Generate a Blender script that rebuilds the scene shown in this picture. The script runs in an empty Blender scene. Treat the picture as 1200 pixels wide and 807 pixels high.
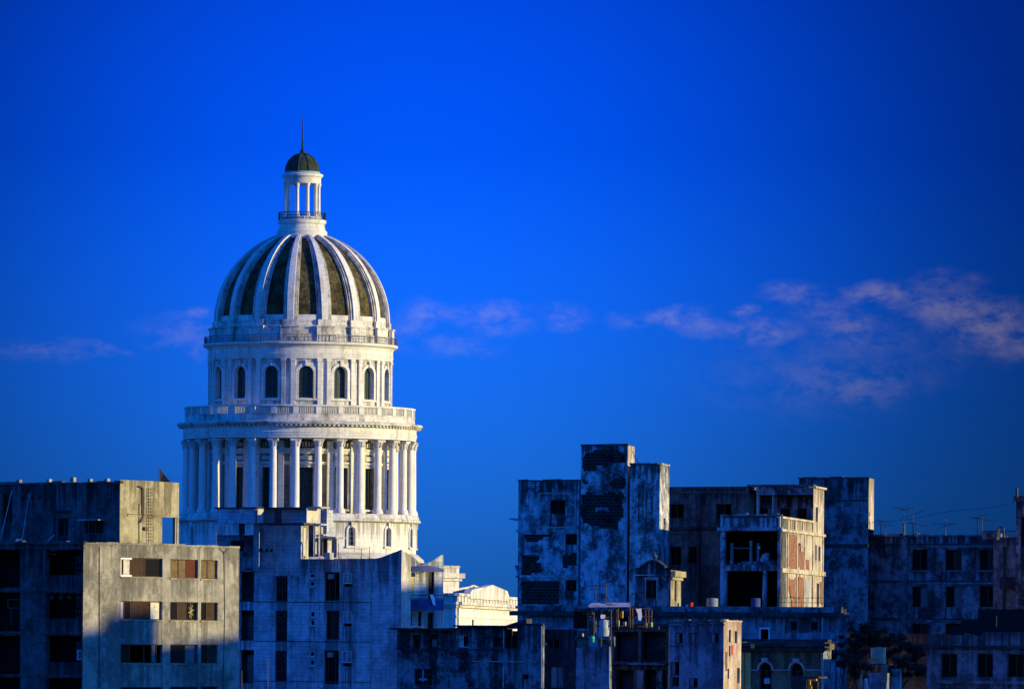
import bpy, math, random
from mathutils import Vector
random.seed(7)
R = math.radians
scene = bpy.context.scene
COL = scene.collection
# ------------------------------------------------------------------ camera model
F = 8200.0; HY = 765.0; EYE = 20.0; RHO = R(0.5)
CR, SR = math.cos(RHO), math.sin(RHO)
def ray(px, py):
    cx = (px-600)/F; cy = (HY-py)/F
    return (cx*CR - cy*SR, cx*SR + cy*CR)
def P(px, py, Y):
    a, b = ray(px, py)
    return Vector((a*Y, Y, EYE+b*Y))
SUN_AZ = R(14.0)   # from +X towards the viewer (-Y)
SUN_EL = R(9.0)

# ------------------------------------------------------------------ materials
MATS = {}
def newmat(name):
    m = bpy.data.materials.new(name); m.use_nodes = True
    nt = m.node_tree
    b = nt.nodes['Principled BSDF']
    return m, nt, b
def N(nt, typ, **kw):
    n = nt.nodes.new(typ)
    for k, v in kw.items(): setattr(n, k, v)
    return n
def L(nt, a, b): nt.links.new(a, b)
def math_n(nt, op, a, b=None, clamp=False):
    n = N(nt, 'ShaderNodeMath', operation=op); n.use_clamp = clamp
    for i, v in enumerate((a, b)):
        if v is None: continue
        if isinstance(v, (int, float)): n.inputs[i].default_value = v
        else: L(nt, v, n.inputs[i])
    return n.outputs[0]
def mixc(nt, fac, a, b):
    n = N(nt, 'ShaderNodeMix', data_type='RGBA')
    if isinstance(fac, (int, float)): n.inputs[0].default_value = fac
    else: L(nt, fac, n.inputs[0])
    for i, v in ((6, a), (7, b)):
        if isinstance(v, tuple): n.inputs[i].default_value = (*v, 1)
        else: L(nt, v, n.inputs[i])
    return n.outputs[2]
def noise(nt, vec, scale, detail=5, rough=.55, stretch=None, off=(0, 0, 0)):
    mp = N(nt, 'ShaderNodeMapping')
    if stretch: mp.inputs['Scale'].default_value = stretch
    mp.inputs['Location'].default_value = off
    L(nt, vec, mp.inputs[0])
    n = N(nt, 'ShaderNodeTexNoise'); n.inputs['Scale'].default_value = scale
    n.inputs['Detail'].default_value = detail; n.inputs['Roughness'].default_value = rough
    L(nt, mp.outputs[0], n.inputs['Vector'])
    return n.outputs['Fac']
def ramp(nt, fac, lo, hi):
    n = N(nt, 'ShaderNodeMapRange'); n.interpolation_type = 'SMOOTHSTEP'
    L(nt, fac, n.inputs[0]); n.inputs[1].default_value = lo; n.inputs[2].default_value = hi
    return n.outputs[0]
def stucco(name, base, dark, light=None, streak=.6, blotch=.5, peel=.0, peelcol=(.12, .07, .05), block=False, rough=.9, seed=0, scale=1.0, hard=False):
    """weathered plaster / concrete: mottling, rain streaks, peeling spots"""
    if name in MATS: return MATS[name]
    m, nt, b = newmat(name)
    g = N(nt, 'ShaderNodeNewGeometry'); v = g.outputs['Position']
    o = (seed*13.7, seed*7.1, seed*3.3)
    light = light or tuple(min(.9, c*1.35) for c in base)
    n1 = noise(nt, v, .35*scale, 6, .62, off=o)
    n2 = noise(nt, v, 1.6*scale, 6, .65, off=o)
    n3 = noise(nt, v, 9*scale, 4, .6, off=o)
    n5 = noise(nt, v, .8*scale, 8, .72, off=(o[0]+17, o[1]+4, o[2]))
    st = noise(nt, v, 1.1*scale, 5, .6, stretch=(1, 1, .07), off=o)
    st2 = noise(nt, v, 3.5*scale, 4, .6, stretch=(1, 1, .05), off=o)
    c = mixc(nt, ramp(nt, n2, .38, .66), base, light)
    f = math_n(nt, 'MULTIPLY', ramp(nt, n1, .44, .60), blotch)
    c = mixc(nt, f, c, dark)
    c = mixc(nt, math_n(nt, 'MULTIPLY', ramp(nt, n5, *((.545, .565) if hard else (.52, .60))), blotch*(.9 if hard else .75)), c, dark)
    c = mixc(nt, math_n(nt, 'MULTIPLY', ramp(nt, n5, *((.455, .435) if hard else (.44, .36))), .7*blotch), c, light)
    s = math_n(nt, 'MULTIPLY', ramp(nt, st, .5, .68), ramp(nt, n1, .3, .62))
    s = math_n(nt, 'MAXIMUM', s, math_n(nt, 'MULTIPLY', ramp(nt, st2, .56, .68), .6))
    c = mixc(nt, math_n(nt, 'MULTIPLY', s, streak), c, dark)
    n4 = noise(nt, v, 3.2*scale, 6, .75, off=(o[0]+9, o[1], o[2]))
    c = mixc(nt, math_n(nt, 'MULTIPLY', ramp(nt, n4, .52, .68), .5*blotch), c, dark)
    c = mixc(nt, math_n(nt, 'MULTIPLY', ramp(nt, n4, .48, .34), .5), c, light)
    ae = N(nt, 'ShaderNodeAttribute'); ae.attribute_name = 'zedge'
    sx = N(nt, 'ShaderNodeSeparateXYZ'); L(nt, v, sx.inputs[0]); df = math_n(nt, 'SUBTRACT', ae.outputs['Fac'], sx.outputs[2])
    run = noise(nt, v, 2.1, 5, .65, stretch=(1, 1, .035), off=(o[0]+3, o[1], o[2])); ln = math_n(nt, 'MULTIPLY', noise(nt, v, .7, 3, .5, stretch=(1, 1, .02), off=o), 5.5)
    fall = math_n(nt, 'SUBTRACT', 1.0, math_n(nt, 'DIVIDE', df, math_n(nt, 'ADD', ln, .3)), True)
    on = math_n(nt, 'GREATER_THAN', df, -.01)
    drip = math_n(nt, 'MULTIPLY', ramp(nt, math_n(nt, 'ADD', run, math_n(nt, 'MULTIPLY', fall, .16)), .56, .66), math_n(nt, 'MULTIPLY', ramp(nt, fall, .0, .6), on))
    c = mixc(nt, math_n(nt, 'MULTIPLY', drip, .35+.5*streak), c, tuple(x*.7 for x in dark))
    spots = math_n(nt, 'MULTIPLY', ramp(nt, n3, .58, .74), .45*blotch)
    c = mixc(nt, spots, c, dark)
    hgt = n2
    if block:
        uv = N(nt, 'ShaderNodeUVMap')
        br = N(nt, 'ShaderNodeTexBrick'); L(nt, uv.outputs[0], br.inputs['Vector'])
        br.inputs['Scale'].default_value = 1.0
        br.inputs['Brick Width'].default_value = block[0]; br.inputs['Row Height'].default_value = block[1]
        br.inputs['Mortar Size'].default_value = .022; br.inputs['Mortar Smooth'].default_value = .5
        c = mixc(nt, math_n(nt, 'MULTIPLY', br.outputs['Fac'], .45), c, dark)
    if peel > 0:
        p = noise(nt, v, .55*scale, 8, .7, off=(o[0]+31, o[1], o[2]))
        pf = ramp(nt, p, .70-peel*.22, .72-peel*.22)
        c = mixc(nt, pf, c, peelcol)
    L(nt, c, b.inputs['Base Color'])
    b.inputs['Roughness'].default_value = rough
    b.inputs['Specular IOR Level'].default_value = .08
    bp = N(nt, 'ShaderNodeBump'); bp.inputs['Strength'].default_value = .35; bp.inputs['Distance'].default_value = .05
    L(nt, math_n(nt, 'ADD', n3, n2), bp.inputs['Height']); L(nt, bp.outputs[0], b.inputs['Normal'])
    MATS[name] = m; return m
def brickmat(name, c1, c2, mortar, w=.42, h=.2):
    m, nt, b = newmat(name)
    uv = N(nt, 'ShaderNodeUVMap'); br = N(nt, 'ShaderNodeTexBrick')
    L(nt, uv.outputs[0], br.inputs['Vector'])
    br.inputs['Scale'].default_value = 1; br.inputs['Brick Width'].default_value = w; br.inputs['Row Height'].default_value = h
    br.inputs['Mortar Size'].default_value = .025; br.inputs['Bias'].default_value = -.1
    br.inputs['Color1'].default_value = (*c1, 1); br.inputs['Color2'].default_value = (*c2, 1); br.inputs['Mortar'].default_value = (*mortar, 1)
    g = N(nt, 'ShaderNodeNewGeometry'); n = noise(nt, g.outputs['Position'], .9, 6, .65)
    c = mixc(nt, ramp(nt, n, .5, .7), br.outputs['Color'], tuple(x*.35 for x in c1))
    n2 = noise(nt, g.outputs['Position'], 2.3, 5, .6, off=(5, 5, 5))
    c = mixc(nt, math_n(nt, 'MULTIPLY', ramp(nt, n2, .62, .7), .7), c, mortar)
    L(nt, c, b.inputs['Base Color']); b.inputs['Roughness'].default_value = .95
    b.inputs['Specular IOR Level'].default_value = .1
    bp = N(nt, 'ShaderNodeBump'); bp.inputs['Distance'].default_value = .05; bp.invert = True
    L(nt, br.outputs['Fac'], bp.inputs['Height']); L(nt, bp.outputs[0], b.inputs['Normal'])
    return m
def plain(name, col, rough=.7, metal=0, var=.35, scale=3.0, spec=.3):
    m, nt, b = newmat(name)
    g = N(nt, 'ShaderNodeNewGeometry'); n = noise(nt, g.outputs['Position'], scale, 5, .6)
    c = mixc(nt, ramp(nt, n, .35, .7), col, tuple(x*(1-var) for x in col))
    L(nt, c, b.inputs['Base Color'])
    b.inputs['Roughness'].default_value = rough; b.inputs['Metallic'].default_value = metal
    b.inputs['Specular IOR Level'].default_value = spec
    return m
def louvre(name, col, pitch=.09):
    m, nt, b = newmat(name)
    uv = N(nt, 'ShaderNodeUVMap'); w = N(nt, 'ShaderNodeTexWave'); w.wave_type = 'BANDS'; w.bands_direction = 'Y'; w.wave_profile = 'SAW'
    w.inputs['Scale'].default_value = 1/pitch/ (2*math.pi) * 2 ; w.inputs['Distortion'].default_value = 0
    L(nt, uv.outputs[0], w.inputs['Vector'])
    g = N(nt, 'ShaderNodeNewGeometry'); n = noise(nt, g.outputs['Position'], 2.5, 5, .6)
    c = mixc(nt, ramp(nt, n, .35, .7), col, tuple(x*.6 for x in col))
    L(nt, c, b.inputs['Base Color']); b.inputs['Roughness'].default_value = .8
    bp = N(nt, 'ShaderNodeBump'); bp.inputs['Distance'].default_value = .05
    L(nt, w.outputs['Fac'], bp.inputs['Height']); L(nt, bp.outputs[0], b.inputs['Normal'])
    return m

M = {}
M['stone'] = stucco('capitol_stone', (.68, .64, .52), (.27, .24, .19), (.80, .76, .65), streak=.6, blotch=.16, block=(1.5, .62), seed=1, scale=.8)
M['stone_dirty'] = stucco('capitol_stone_dirty', (.62, .57, .46), (.15, .13, .10), (.76, .72, .61), streak=1.0, blotch=.4, seed=2)
M['stone_col'] = stucco('capitol_column_stone', (.72, .68, .57), (.35, .32, .26), (.80, .76, .67), streak=.4, blotch=.1, seed=3)
M['rib_band'] = stucco('rib_stained_stone', (.46, .43, .34), (.12, .11, .09), (.66, .62, .52), streak=1.0, blotch=.5, block=(1.2, .7), seed=61, hard=True)
M['stone_inner'] = stucco('inner_drum_stone', (.23, .20, .13), (.07, .06, .045), (.32, .28, .19), streak=.6, blotch=.5, block=(1.5, .62), seed=31)  # darker copy of the stone, the colonnade's shade painted in
M['stone_shade'] = stucco('shaded_plinth', (.16, .15, .13), (.06, .06, .05), streak=.6, blotch=.6, seed=32)  # darkened stone paints the balustrade's shade onto the plinth
M['dometile'] = stucco('dome_mossy_tile', (.075, .062, .024), (.010, .010, .006), (.16, .13, .055), streak=.8, blotch=.7, block=(.5, .35), seed=4, scale=1.5)
M['copper'] = stucco('cupola_dark_copper', (.03, .045, .03), (.012, .016, .012), (.05, .075, .05), streak=.8, blotch=.5, seed=5)
M['verdigris'] = plain('verdigris_edge', (.25, .42, .34), .7)
M['darkmetal'] = plain('dark_iron', (.02, .02, .022), .5, .3)
M['iron'] = plain('weathered_iron', (.10, .09, .08), .6, .2)
M['rust'] = plain('rusty_iron', (.16, .10, .06), .8)
M['glass'] = plain('dark_glass', (.004, .004, .004), .4, 0, .2, spec=.05)
M['greenglass'] = plain('green_dark_glass', (.03, .06, .045), .35, 0, .4, spec=.2)
M['room'] = plain('dim_room', (.012, .011, .010), .95, spec=.05)  # near-black colour stands in for deep shade in rooms, recesses and holes
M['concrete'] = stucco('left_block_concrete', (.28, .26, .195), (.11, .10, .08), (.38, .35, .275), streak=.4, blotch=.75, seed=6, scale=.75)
M['concrete_dk'] = stucco('left_block_shaded', (.075, .075, .07), (.018, .018, .018), (.13, .13, .12), streak=.8, blotch=.6, seed=7)  # darkened copy of the concrete, shade put into the colour
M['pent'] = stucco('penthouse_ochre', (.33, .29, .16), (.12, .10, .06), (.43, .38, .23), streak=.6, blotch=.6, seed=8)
M['pent_dk'] = stucco('penthouse_shaded', (.085, .085, .08), (.025, .025, .025), (.16, .16, .15), streak=.9, blotch=.6, seed=9)  # darkened wall colour carries the shade of the left-facing side
M['midwall'] = stucco('mid_block_painted', (.44, .47, .46), (.09, .09, .09), (.60, .62, .61), streak=.8, blotch=.4, block=(1.2, .3), seed=10)
M['midpale'] = stucco('mid_block_pale', (.50, .46, .38), (.16, .14, .11), (.6, .56, .46), streak=.7, blotch=.4, seed=11)
M['box'] = stucco('loggia_box_plaster', (.34, .35, .35), (.05, .05, .05), (.48, .49, .5), streak=.9, blotch=.8, seed=52, hard=True)
M['bluepaint'] = stucco('blue_violet_paint', (.05, .07, .20), (.02, .03, .07), (.08, .10, .26), streak=.4, blotch=.3, seed=12)
M['tape_sun_yellow'] = stucco('ochre_tape_and_sun', (.62, .46, .12), (.25, .18, .07), (.7, .55, .2), streak=.4, blotch=.3, seed=13)  # ochre of the tape star, and of sunlight painted on walls
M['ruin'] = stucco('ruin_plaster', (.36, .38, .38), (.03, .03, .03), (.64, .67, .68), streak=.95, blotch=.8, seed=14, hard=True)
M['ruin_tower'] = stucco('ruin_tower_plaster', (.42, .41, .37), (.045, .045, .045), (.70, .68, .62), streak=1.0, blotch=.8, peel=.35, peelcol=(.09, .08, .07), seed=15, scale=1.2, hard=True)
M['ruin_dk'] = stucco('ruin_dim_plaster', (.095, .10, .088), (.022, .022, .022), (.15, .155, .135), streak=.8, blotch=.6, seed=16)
M['ruin_lit'] = stucco('ruin_side_sunlit', (.50, .42, .29), (.17, .12, .07), (.62, .54, .4), streak=.8, blotch=.4, seed=47, hard=True)  # paler, warmer plaster copy, sunlight tinted in for sun-facing sides
M['grimy'] = stucco('grimy_block', (.15, .165, .17), (.022, .022, .024), (.25, .27, .275), streak=.95, blotch=.8, seed=18, hard=True)
M['grimy2'] = stucco('grimy_block_pale', (.13, .145, .155), (.04, .04, .04), (.25, .255, .26), streak=.9, blotch=.7, seed=19)
M['low'] = stucco('low_house_wall', (.16, .17, .175), (.022, .022, .024), (.31, .32, .33), streak=.9, blotch=.9, seed=20, hard=True)
M['lowpale'] = stucco('low_pale_wall', (.26, .28, .31), (.05, .05, .06), (.36, .38, .42), streak=.6, blotch=.6, seed=21)
M['litpink'] = stucco('narrow_house_pink', (.50, .40, .29), (.24, .14, .08), (.60, .50, .40), streak=.6, blotch=.6, seed=22)
M['archwall'] = stucco('arch_house_olive', (.15, .145, .08), (.035, .035, .025), (.22, .205, .12), streak=.6, blotch=.5, seed=23)
M['trim'] = stucco('pale_trim', (.45, .43, .38), (.12, .11, .10), (.55, .53, .48), streak=.8, blotch=.4, seed=24)
M['soot'] = stucco('sooty_ledge', (.045, .045, .045), (.015, .015, .015), (.08, .08, .08), streak=.6, blotch=.6, seed=25)
M['roof'] = plain('roof_tar', (.025, .025, .025), .95, spec=.05)
M['brickdark'] = brickmat('exposed_dark_brick', (.035, .024, .018), (.018, .013, .011), (.11, .10, .09), .6, .32)
M['brickred'] = brickmat('exposed_red_brick', (.33, .085, .03), (.20, .05, .02), (.36, .25, .15), .3, .13)
M['sh_brown'] = louvre('brown_louvre', (.07, .035, .018))
M['sh_tan'] = louvre('tan_louvre', (.25, .17, .08))
M['sh_red'] = louvre('red_louvre', (.16, .03, .012))
M['sh_white'] = louvre('white_louvre', (.80, .76, .68))
M['sh_pale'] = louvre('pale_louvre', (.42, .43, .42))
M['mauve'] = plain('mauve_curtain', (.42, .33, .45), .9)
M['creamcloth'] = plain('cream_curtain', (.7, .64, .48), .9)
M['curtain'] = plain('grey_curtain', (.16, .16, .15), .9)
M['wood'] = plain('bare_wood', (.11, .06, .03), .8)
M['white'] = plain('white_paint', (.75, .74, .7), .7, var=.15)
M['cloth'] = plain('white_cloth', (.8, .8, .82), .9, var=.1)
M['blackcloth'] = plain('dark_flag_cloth', (.02, .02, .03), .9)
M['tank'] = plain('pale_blue_tank', (.38, .45, .5), .5, var=.4, scale=1.2)
M['drumpaint'] = plain('drum_paint', (.2, .24, .27), .6, var=.4)  # paint darkened so the sunlit drum looks shaded
M['tankrust'] = stucco('rusty_tank', (.36, .27, .17), (.10, .06, .03), (.5, .4, .28), streak=1, blotch=.6, seed=26)
M['green'] = plain('green_plastic', (.03, .32, .20), .4)
M['lime'] = plain('lime_plastic', (.35, .45, .05), .5)
M['redp'] = plain('red_plastic', (.5, .03, .02), .5)
M['sheet'] = stucco('corrugated_sheet', (.5, .5, .55), (.15, .12, .1), (.65, .65, .7), streak=.5, blotch=.4, seed=27)
M['bark'] = plain('bark', (.06, .045, .03), .95)
M['leaf'] = plain('leaf', (.02, .028, .01), .7, var=.6, scale=1.5)
M['asphalt'] = plain('asphalt', (.05, .05, .05), .9, scale=.3)
M['amber'] = plain('amber_paint_and_sun', (.75, .42, .05), .6)  # amber objects, and sunlight painted on small bits

# ------------------------------------------------------------------ mesh helpers
class MB:
    def __init__(s): s.v = []; s.f = []; s.ze = {}
    def q(s, *pts):
        i = len(s.v); s.v += [tuple(p) for p in pts]; s.f.append(tuple(range(i, i+len(pts))))
    def qe(s, ze, *pts): s.ze[len(s.f)] = ze; s.q(*pts)
    def hexa(s, p):   # p[0..3] bottom ring, p[4..7] top ring
        i = len(s.v); s.v += [tuple(a) for a in p]
        for f in ((3, 2, 1, 0), (4, 5, 6, 7), (0, 1, 5, 4), (1, 2, 6, 5), (2, 3, 7, 6), (3, 0, 4, 7)): s.f.append(tuple(i+k for k in f))
    def box(s, c, h, rz=0):
        cx, cy, cz = c; a, b = math.cos(rz), math.sin(rz); pts = []
        for z in (-h[2], h[2]):
            for x, y in ((-1, -1), (1, -1), (1, 1), (-1, 1)):
                X, Y = x*h[0], y*h[1]; pts.append((cx+X*a-Y*b, cy+X*b+Y*a, cz+z))
        s.hexa(pts)
    def wbox(s, w, u0, u1, z0, z1, d0, d1):   # d0 outer, d1 inner
        s.hexa([w.pt(u0, z0, d0), w.pt(u1, z0, d0), w.pt(u1, z0, d1), w.pt(u0, z0, d1),
                w.pt(u0, z1, d0), w.pt(u1, z1, d0), w.pt(u1, z1, d1), w.pt(u0, z1, d1)])
    def tube(s, a, b, r0, r1=None, n=8, cap=True):
        r1 = r0 if r1 is None else r1
        a, b = Vector(a), Vector(b); d = (b-a).normalized()
        x = d.orthogonal().normalized(); y = d.cross(x); i = len(s.v)
        for c, r in ((a, r0), (b, r1)):
            for k in range(n):
                t = 2*math.pi*k/n; s.v.append(tuple(c+x*(r*math.cos(t))+y*(r*math.sin(t))))
        for k in range(n): s.f.append((i+k, i+(k+1) % n, i+n+(k+1) % n, i+n+k))
        if cap: s.f.append(tuple(i+n+k for k in range(n))); s.f.append(tuple(i+k for k in reversed(range(n))))
    def path(s, pts, r, n=6):
        for a, b in zip(pts, pts[1:]): s.tube(a, b, r, n=n)
    def lathe(s, prof, c, n=96, a0=0, a1=2*math.pi):
        i = len(s.v); closed = abs(a1-a0-2*math.pi) < 1e-6; m = n if closed else n+1
        for (r, z) in prof:
            for k in range(m):
                t = a0+(a1-a0)*k/n; s.v.append((c[0]+r*math.sin(t), c[1]-r*math.cos(t), z))
        for j in range(len(prof)-1):
            for k in range(n):
                k2 = (k+1) % m
                s.f.append((i+j*m+k, i+j*m+k2, i+(j+1)*m+k2, i+(j+1)*m+k))
    def build(s, name, mat, parent=None, smooth=None):
        me = bpy.data.meshes.new(name); me.from_pydata(s.v, [], s.f); me.materials.append(mat)
        uv = me.uv_layers.new(name='UVMap')
        if s.ze:
            at = me.attributes.new('zedge', 'FLOAT', 'FACE')
            for k, z in s.ze.items(): at.data[k].value = z
        for p in me.polygons:
            n = p.normal
            if abs(n.z) > .8:
                for li in p.loop_indices:
                    co = me.vertices[me.loops[li].vertex_index].co; uv.data[li].uv = (co.x, co.y)
            else:
                h = math.hypot(n.x, n.y) or 1; tx, ty = -n.y/h, n.x/h
                for li in p.loop_indices:
                    co = me.vertices[me.loops[li].vertex_index].co; uv.data[li].uv = (co.x*tx+co.y*ty, co.z)
        if smooth:
            me.polygons.foreach_set('use_smooth', [True]*len(me.polygons))
            me.set_sharp_from_angle(angle=R(smooth))
        o = bpy.data.objects.new(name, me); COL.objects.link(o)
        if parent: attach(o, parent)
        return o
def world_loc(o):
    v = Vector((0, 0, 0))
    while o: v = v + o.location; o = o.parent
    return v
def attach(o, parent):   # mesh data is in world coordinates: cancel the parent's offset
    o.parent = parent; o.location = -world_loc(parent)
def tag(o, label=None, cat=None, group=None, kind=None):
    if label: o['label'] = label
    if cat: o['category'] = cat
    if group: o['group'] = group
    if kind: o['kind'] = kind
    return o
def thing(name, label, cat, loc, group=None):
    o = bpy.data.objects.new(name, None); COL.objects.link(o); o.location = loc; o.empty_display_size = .5
    return tag(o, label, cat, group)

class Wall:
    """vertical plane from A (left) to B (right) as seen by the viewer; d > 0 goes inwards"""
    def __init__(s, A, B):
        s.A = Vector((A[0], A[1])); s.B = Vector((B[0], B[1])); d = s.B-s.A; s.len = d.length; s.t = d/s.len
        s.n = Vector((s.t.y, -s.t.x))
    def pt(s, u, z, d=0):
        p = s.A+s.t*u-s.n*d; return Vector((p.x, p.y, z))
    def uz(s, px, py, d=0):
        a, b = ray(px, py); o = s.A-s.n*d
        Y = o.dot(s.n)/(Vector((a, 1)).dot(s.n)); p = Vector((a*Y, Y))
        return (p-s.A).dot(s.t), EYE+b*Y
    def rect(s, x0, y0, x1, y1):
        xm, ym = (x0+x1)/2, (y0+y1)/2
        return (s.uz(x0, ym)[0], s.uz(xm, y1)[1], s.uz(x1, ym)[0], s.uz(xm, y0)[1])  # u0,z0,u1,z1
def plan(px, Y, py=700):
    p = P(px, py, Y); return (p.x, p.y)
def hit(px, O, d, py=700):      # plan point where the ray through px meets the line O + t d
    a, _ = ray(px, py); t = (a*O[1]-O[0])/(d[0]-a*d[1]); return (O[0]+d[0]*t, O[1]+d[1]*t)
class Corner:
    """footprint of a block seen over its front right corner"""
    def __init__(s, pc, Y, r, pl, pr=None, rs=None, py=700, depth=None):
        s.C = plan(pc, Y, py); r = R(r); rs = r if rs is None else R(rs)
        s.Lp = hit(pl, s.C, (-math.cos(r), math.sin(r)), py)
        if pr is not None: s.Rp = hit(pr, s.C, (math.sin(rs), math.cos(rs)), py)
        else: s.Rp = (s.C[0]+math.sin(rs)*depth, s.C[1]+math.cos(rs)*depth)
        s.D = (s.Lp[0]+s.Rp[0]-s.C[0], s.Lp[1]+s.Rp[1]-s.C[1])
        if pr is not None and depth:
            dd = (math.sin(rs)*depth, math.cos(rs)*depth)
            s.D = (s.Lp[0]+dd[0], s.Lp[1]+dd[1]); s.E = (s.Rp[0]-.01, s.Rp[1])
        s.front = Wall(s.Lp, s.C); s.side = Wall(s.C, s.Rp)
        s.poly = [s.Lp, s.C, s.Rp, s.D]
    def base(s): return ((s.Lp[0]+s.Rp[0])/2, (s.Lp[1]+s.Rp[1])/2, 0)

def arch_top(h, u):
    u0, z0, u1, z1 = h[:4]
    if len(h) > 4 and h[4]:
        r = (u1-u0)/2; c = (u0+u1)/2; zs = z1-r
        return zs+math.sqrt(max(0, r*r-(u-c)**2))
    return z1
def strips(mb, mp, u0, u1, zb, top, holes, depth=.25, du=None):
    """wall surface with real openings; mp(u,z,d)->point, top(u)->z, holes (u0,z0,u1,z1,arch)"""
    cuts = {u0, u1}
    for u in top.breaks: 
        if u0 < u < u1: cuts.add(u)
    for h in holes:
        cuts.add(h[0]); cuts.add(h[2])
        if len(h) > 4 and h[4]:
            for k in range(1, 10): cuts.add((h[0]+h[2])/2-(h[2]-h[0])/2*math.cos(math.pi*k/10))
    if du:
        n = int((u1-u0)/du)+1
        for k in range(n): cuts.add(u0+(u1-u0)*k/n)
    cuts = sorted(c for c in cuts if u0-1e-6 <= c <= u1+1e-6)
    cc = [cuts[0]]
    for c in cuts[1:]:
        if c-cc[-1] > 1e-4: cc.append(c)
    for a, b in zip(cc, cc[1:]):
        m = (a+b)/2; hs = sorted([h for h in holes if h[0] < m < h[2]], key=lambda h: h[1])
        za = zb_ = zb
        for h in hs:
            if h[1] > zb+1e-4: mb.qe(h[1], mp(a, za, 0), mp(b, zb_, 0), mp(b, h[1], 0), mp(a, h[1], 0))
            za, zb_ = arch_top(h, a), arch_top(h, b)
            mb.q(mp(a, za, 0), mp(b, zb_, 0), mp(b, zb_, depth), mp(a, za, depth))      # head
            mb.q(mp(a, h[1], depth), mp(b, h[1], depth), mp(b, h[1], 0), mp(a, h[1], 0))  # sill
        mb.qe(max(top(b, -1), top(a, 1)), mp(a, za, 0), mp(b, zb_, 0), mp(b, top(b, -1), 0), mp(a, top(a, 1), 0))
    for h in holes:
        za, zb2 = arch_top(h, h[0]), arch_top(h, h[2])
        mb.q(mp(h[0], h[1], 0), mp(h[0], h[1], depth), mp(h[0], za, depth), mp(h[0], za, 0))
        mb.q(mp(h[2], h[1], depth), mp(h[2], h[1], 0), mp(h[2], zb2, 0), mp(h[2], zb2, depth))
class Top:
    def __init__(s, pts): s.p = sorted(pts, key=lambda a: a[0]) if not any(abs(a[0]-b[0]) < 1e-9 for a, b in zip(pts, pts[1:])) else pts; s.breaks = [a[0] for a in s.p]
    def __call__(s, u, side=1):
        p = s.p; u = u+side*1e-4
        if u <= p[0][0]: return p[0][1]
        for a, b in zip(p, p[1:]):
            if a[0] <= u <= b[0]:
                if b[0]-a[0] < 1e-9: continue
                return a[1]+(b[1]-a[1])*(u-a[0])/(b[0]-a[0])
        return p[-1][1]
def flat_top(z): return Top([(-1e6, z), (1e6, z)])
def px_top(w, pts): return Top([w.uz(x, y) for x, y in pts])
def facade(root, w, top, holes, mat, zb=0, depth=.25, name='wall', u0=0, u1=None):
    if not isinstance(top, Top): top = flat_top(top)
    mb = MB(); strips(mb, w.pt, u0, w.len if u1 is None else u1, zb, top, holes, depth)
    return mb.build(name, mat, root)
def shell(root, poly, ztop, mat, open_edges=(0, 1), name='rear_wall', roofmat=None, zb=0):
    mb = MB(); n = len(poly)
    for i in range(n):
        if i in open_edges: continue
        a, b = poly[i], poly[(i+1) % n]
        mb.q((a[0], a[1], zb), (b[0], b[1], zb), (b[0], b[1], ztop), (a[0], a[1], ztop))
    mb.build(name, mat, root)
    r = MB(); c = Vector((sum(p[0] for p in poly)/n, sum(p[1] for p in poly)/n))
    pp = [Vector(p)+(c-Vector(p)).normalized()*.03 for p in poly]
    r.q(*[(p.x, p.y, ztop-.35) for p in pp]); r.q(*[(p.x, p.y, ztop-.6) for p in reversed(pp)])
    r.build('roof', roofmat or M['roof'], root)
def band(root, w, y0, y1, mat, x0=None, x1=None, proud=.08, name='ledge', back=.0):
    """horizontal moulding on a wall between image rows y0 (top) and y1"""
    xm = 0
    ua = 0 if x0 is None else w.uz(x0, (y0+y1)/2)[0]; ub = w.len if x1 is None else w.uz(x1, (y0+y1)/2)[0]
    # use the row at the middle of the wall so that the band is level
    p = w.pt((ua+ub)/2, EYE); px = 600+F*(p.x/p.y)*CR
    z1 = w.uz(px, y0)[1]; z0 = w.uz(px, y1)[1]
    mb = MB(); mb.wbox(w, ua-(proud if x0 is None else 0), ub+(proud if x1 is None else 0), z0, z1, -proud, -.004 if back == 0 else back)
    return mb.build(name, mat, root)
def pband(root, w, x0, x1, y0, y1, mat, proud=.08, name='pilaster', taper=None):
    h = w.rect(x0, y0, x1, y1); mb = MB(); mb.wbox(w, h[0], h[2], h[1], h[3], -proud, -.004); return mb.build(name, mat, root)
def coping(root, w, ztop, mat, thick=.16, proud=.07, wid=.3, u0=0, u1=None):
    mb = MB(); u1 = w.len if u1 is None else u1; u = u0-proud; rnd = random.Random(int(w.A.x*31+ztop*17))
    while u < u1+proud-.05:
        e = min(u1+proud, u+rnd.uniform(.5, 2.4)); z = ztop+thick*rnd.uniform(.45, 1.15); z2 = z+rnd.uniform(-.05, .05); p = proud*rnd.uniform(.6, 1.1)
        mb.hexa([w.pt(u, ztop-thick*.3, -p), w.pt(e, ztop-thick*.3, -p), w.pt(e, ztop-thick*.3, wid), w.pt(u, ztop-thick*.3, wid), w.pt(u, z, -p), w.pt(e, z2, -p), w.pt(e, z2, wid), w.pt(u, z, wid)])
        u = e+.0
    return mb.build('coping', mat, root)
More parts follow.
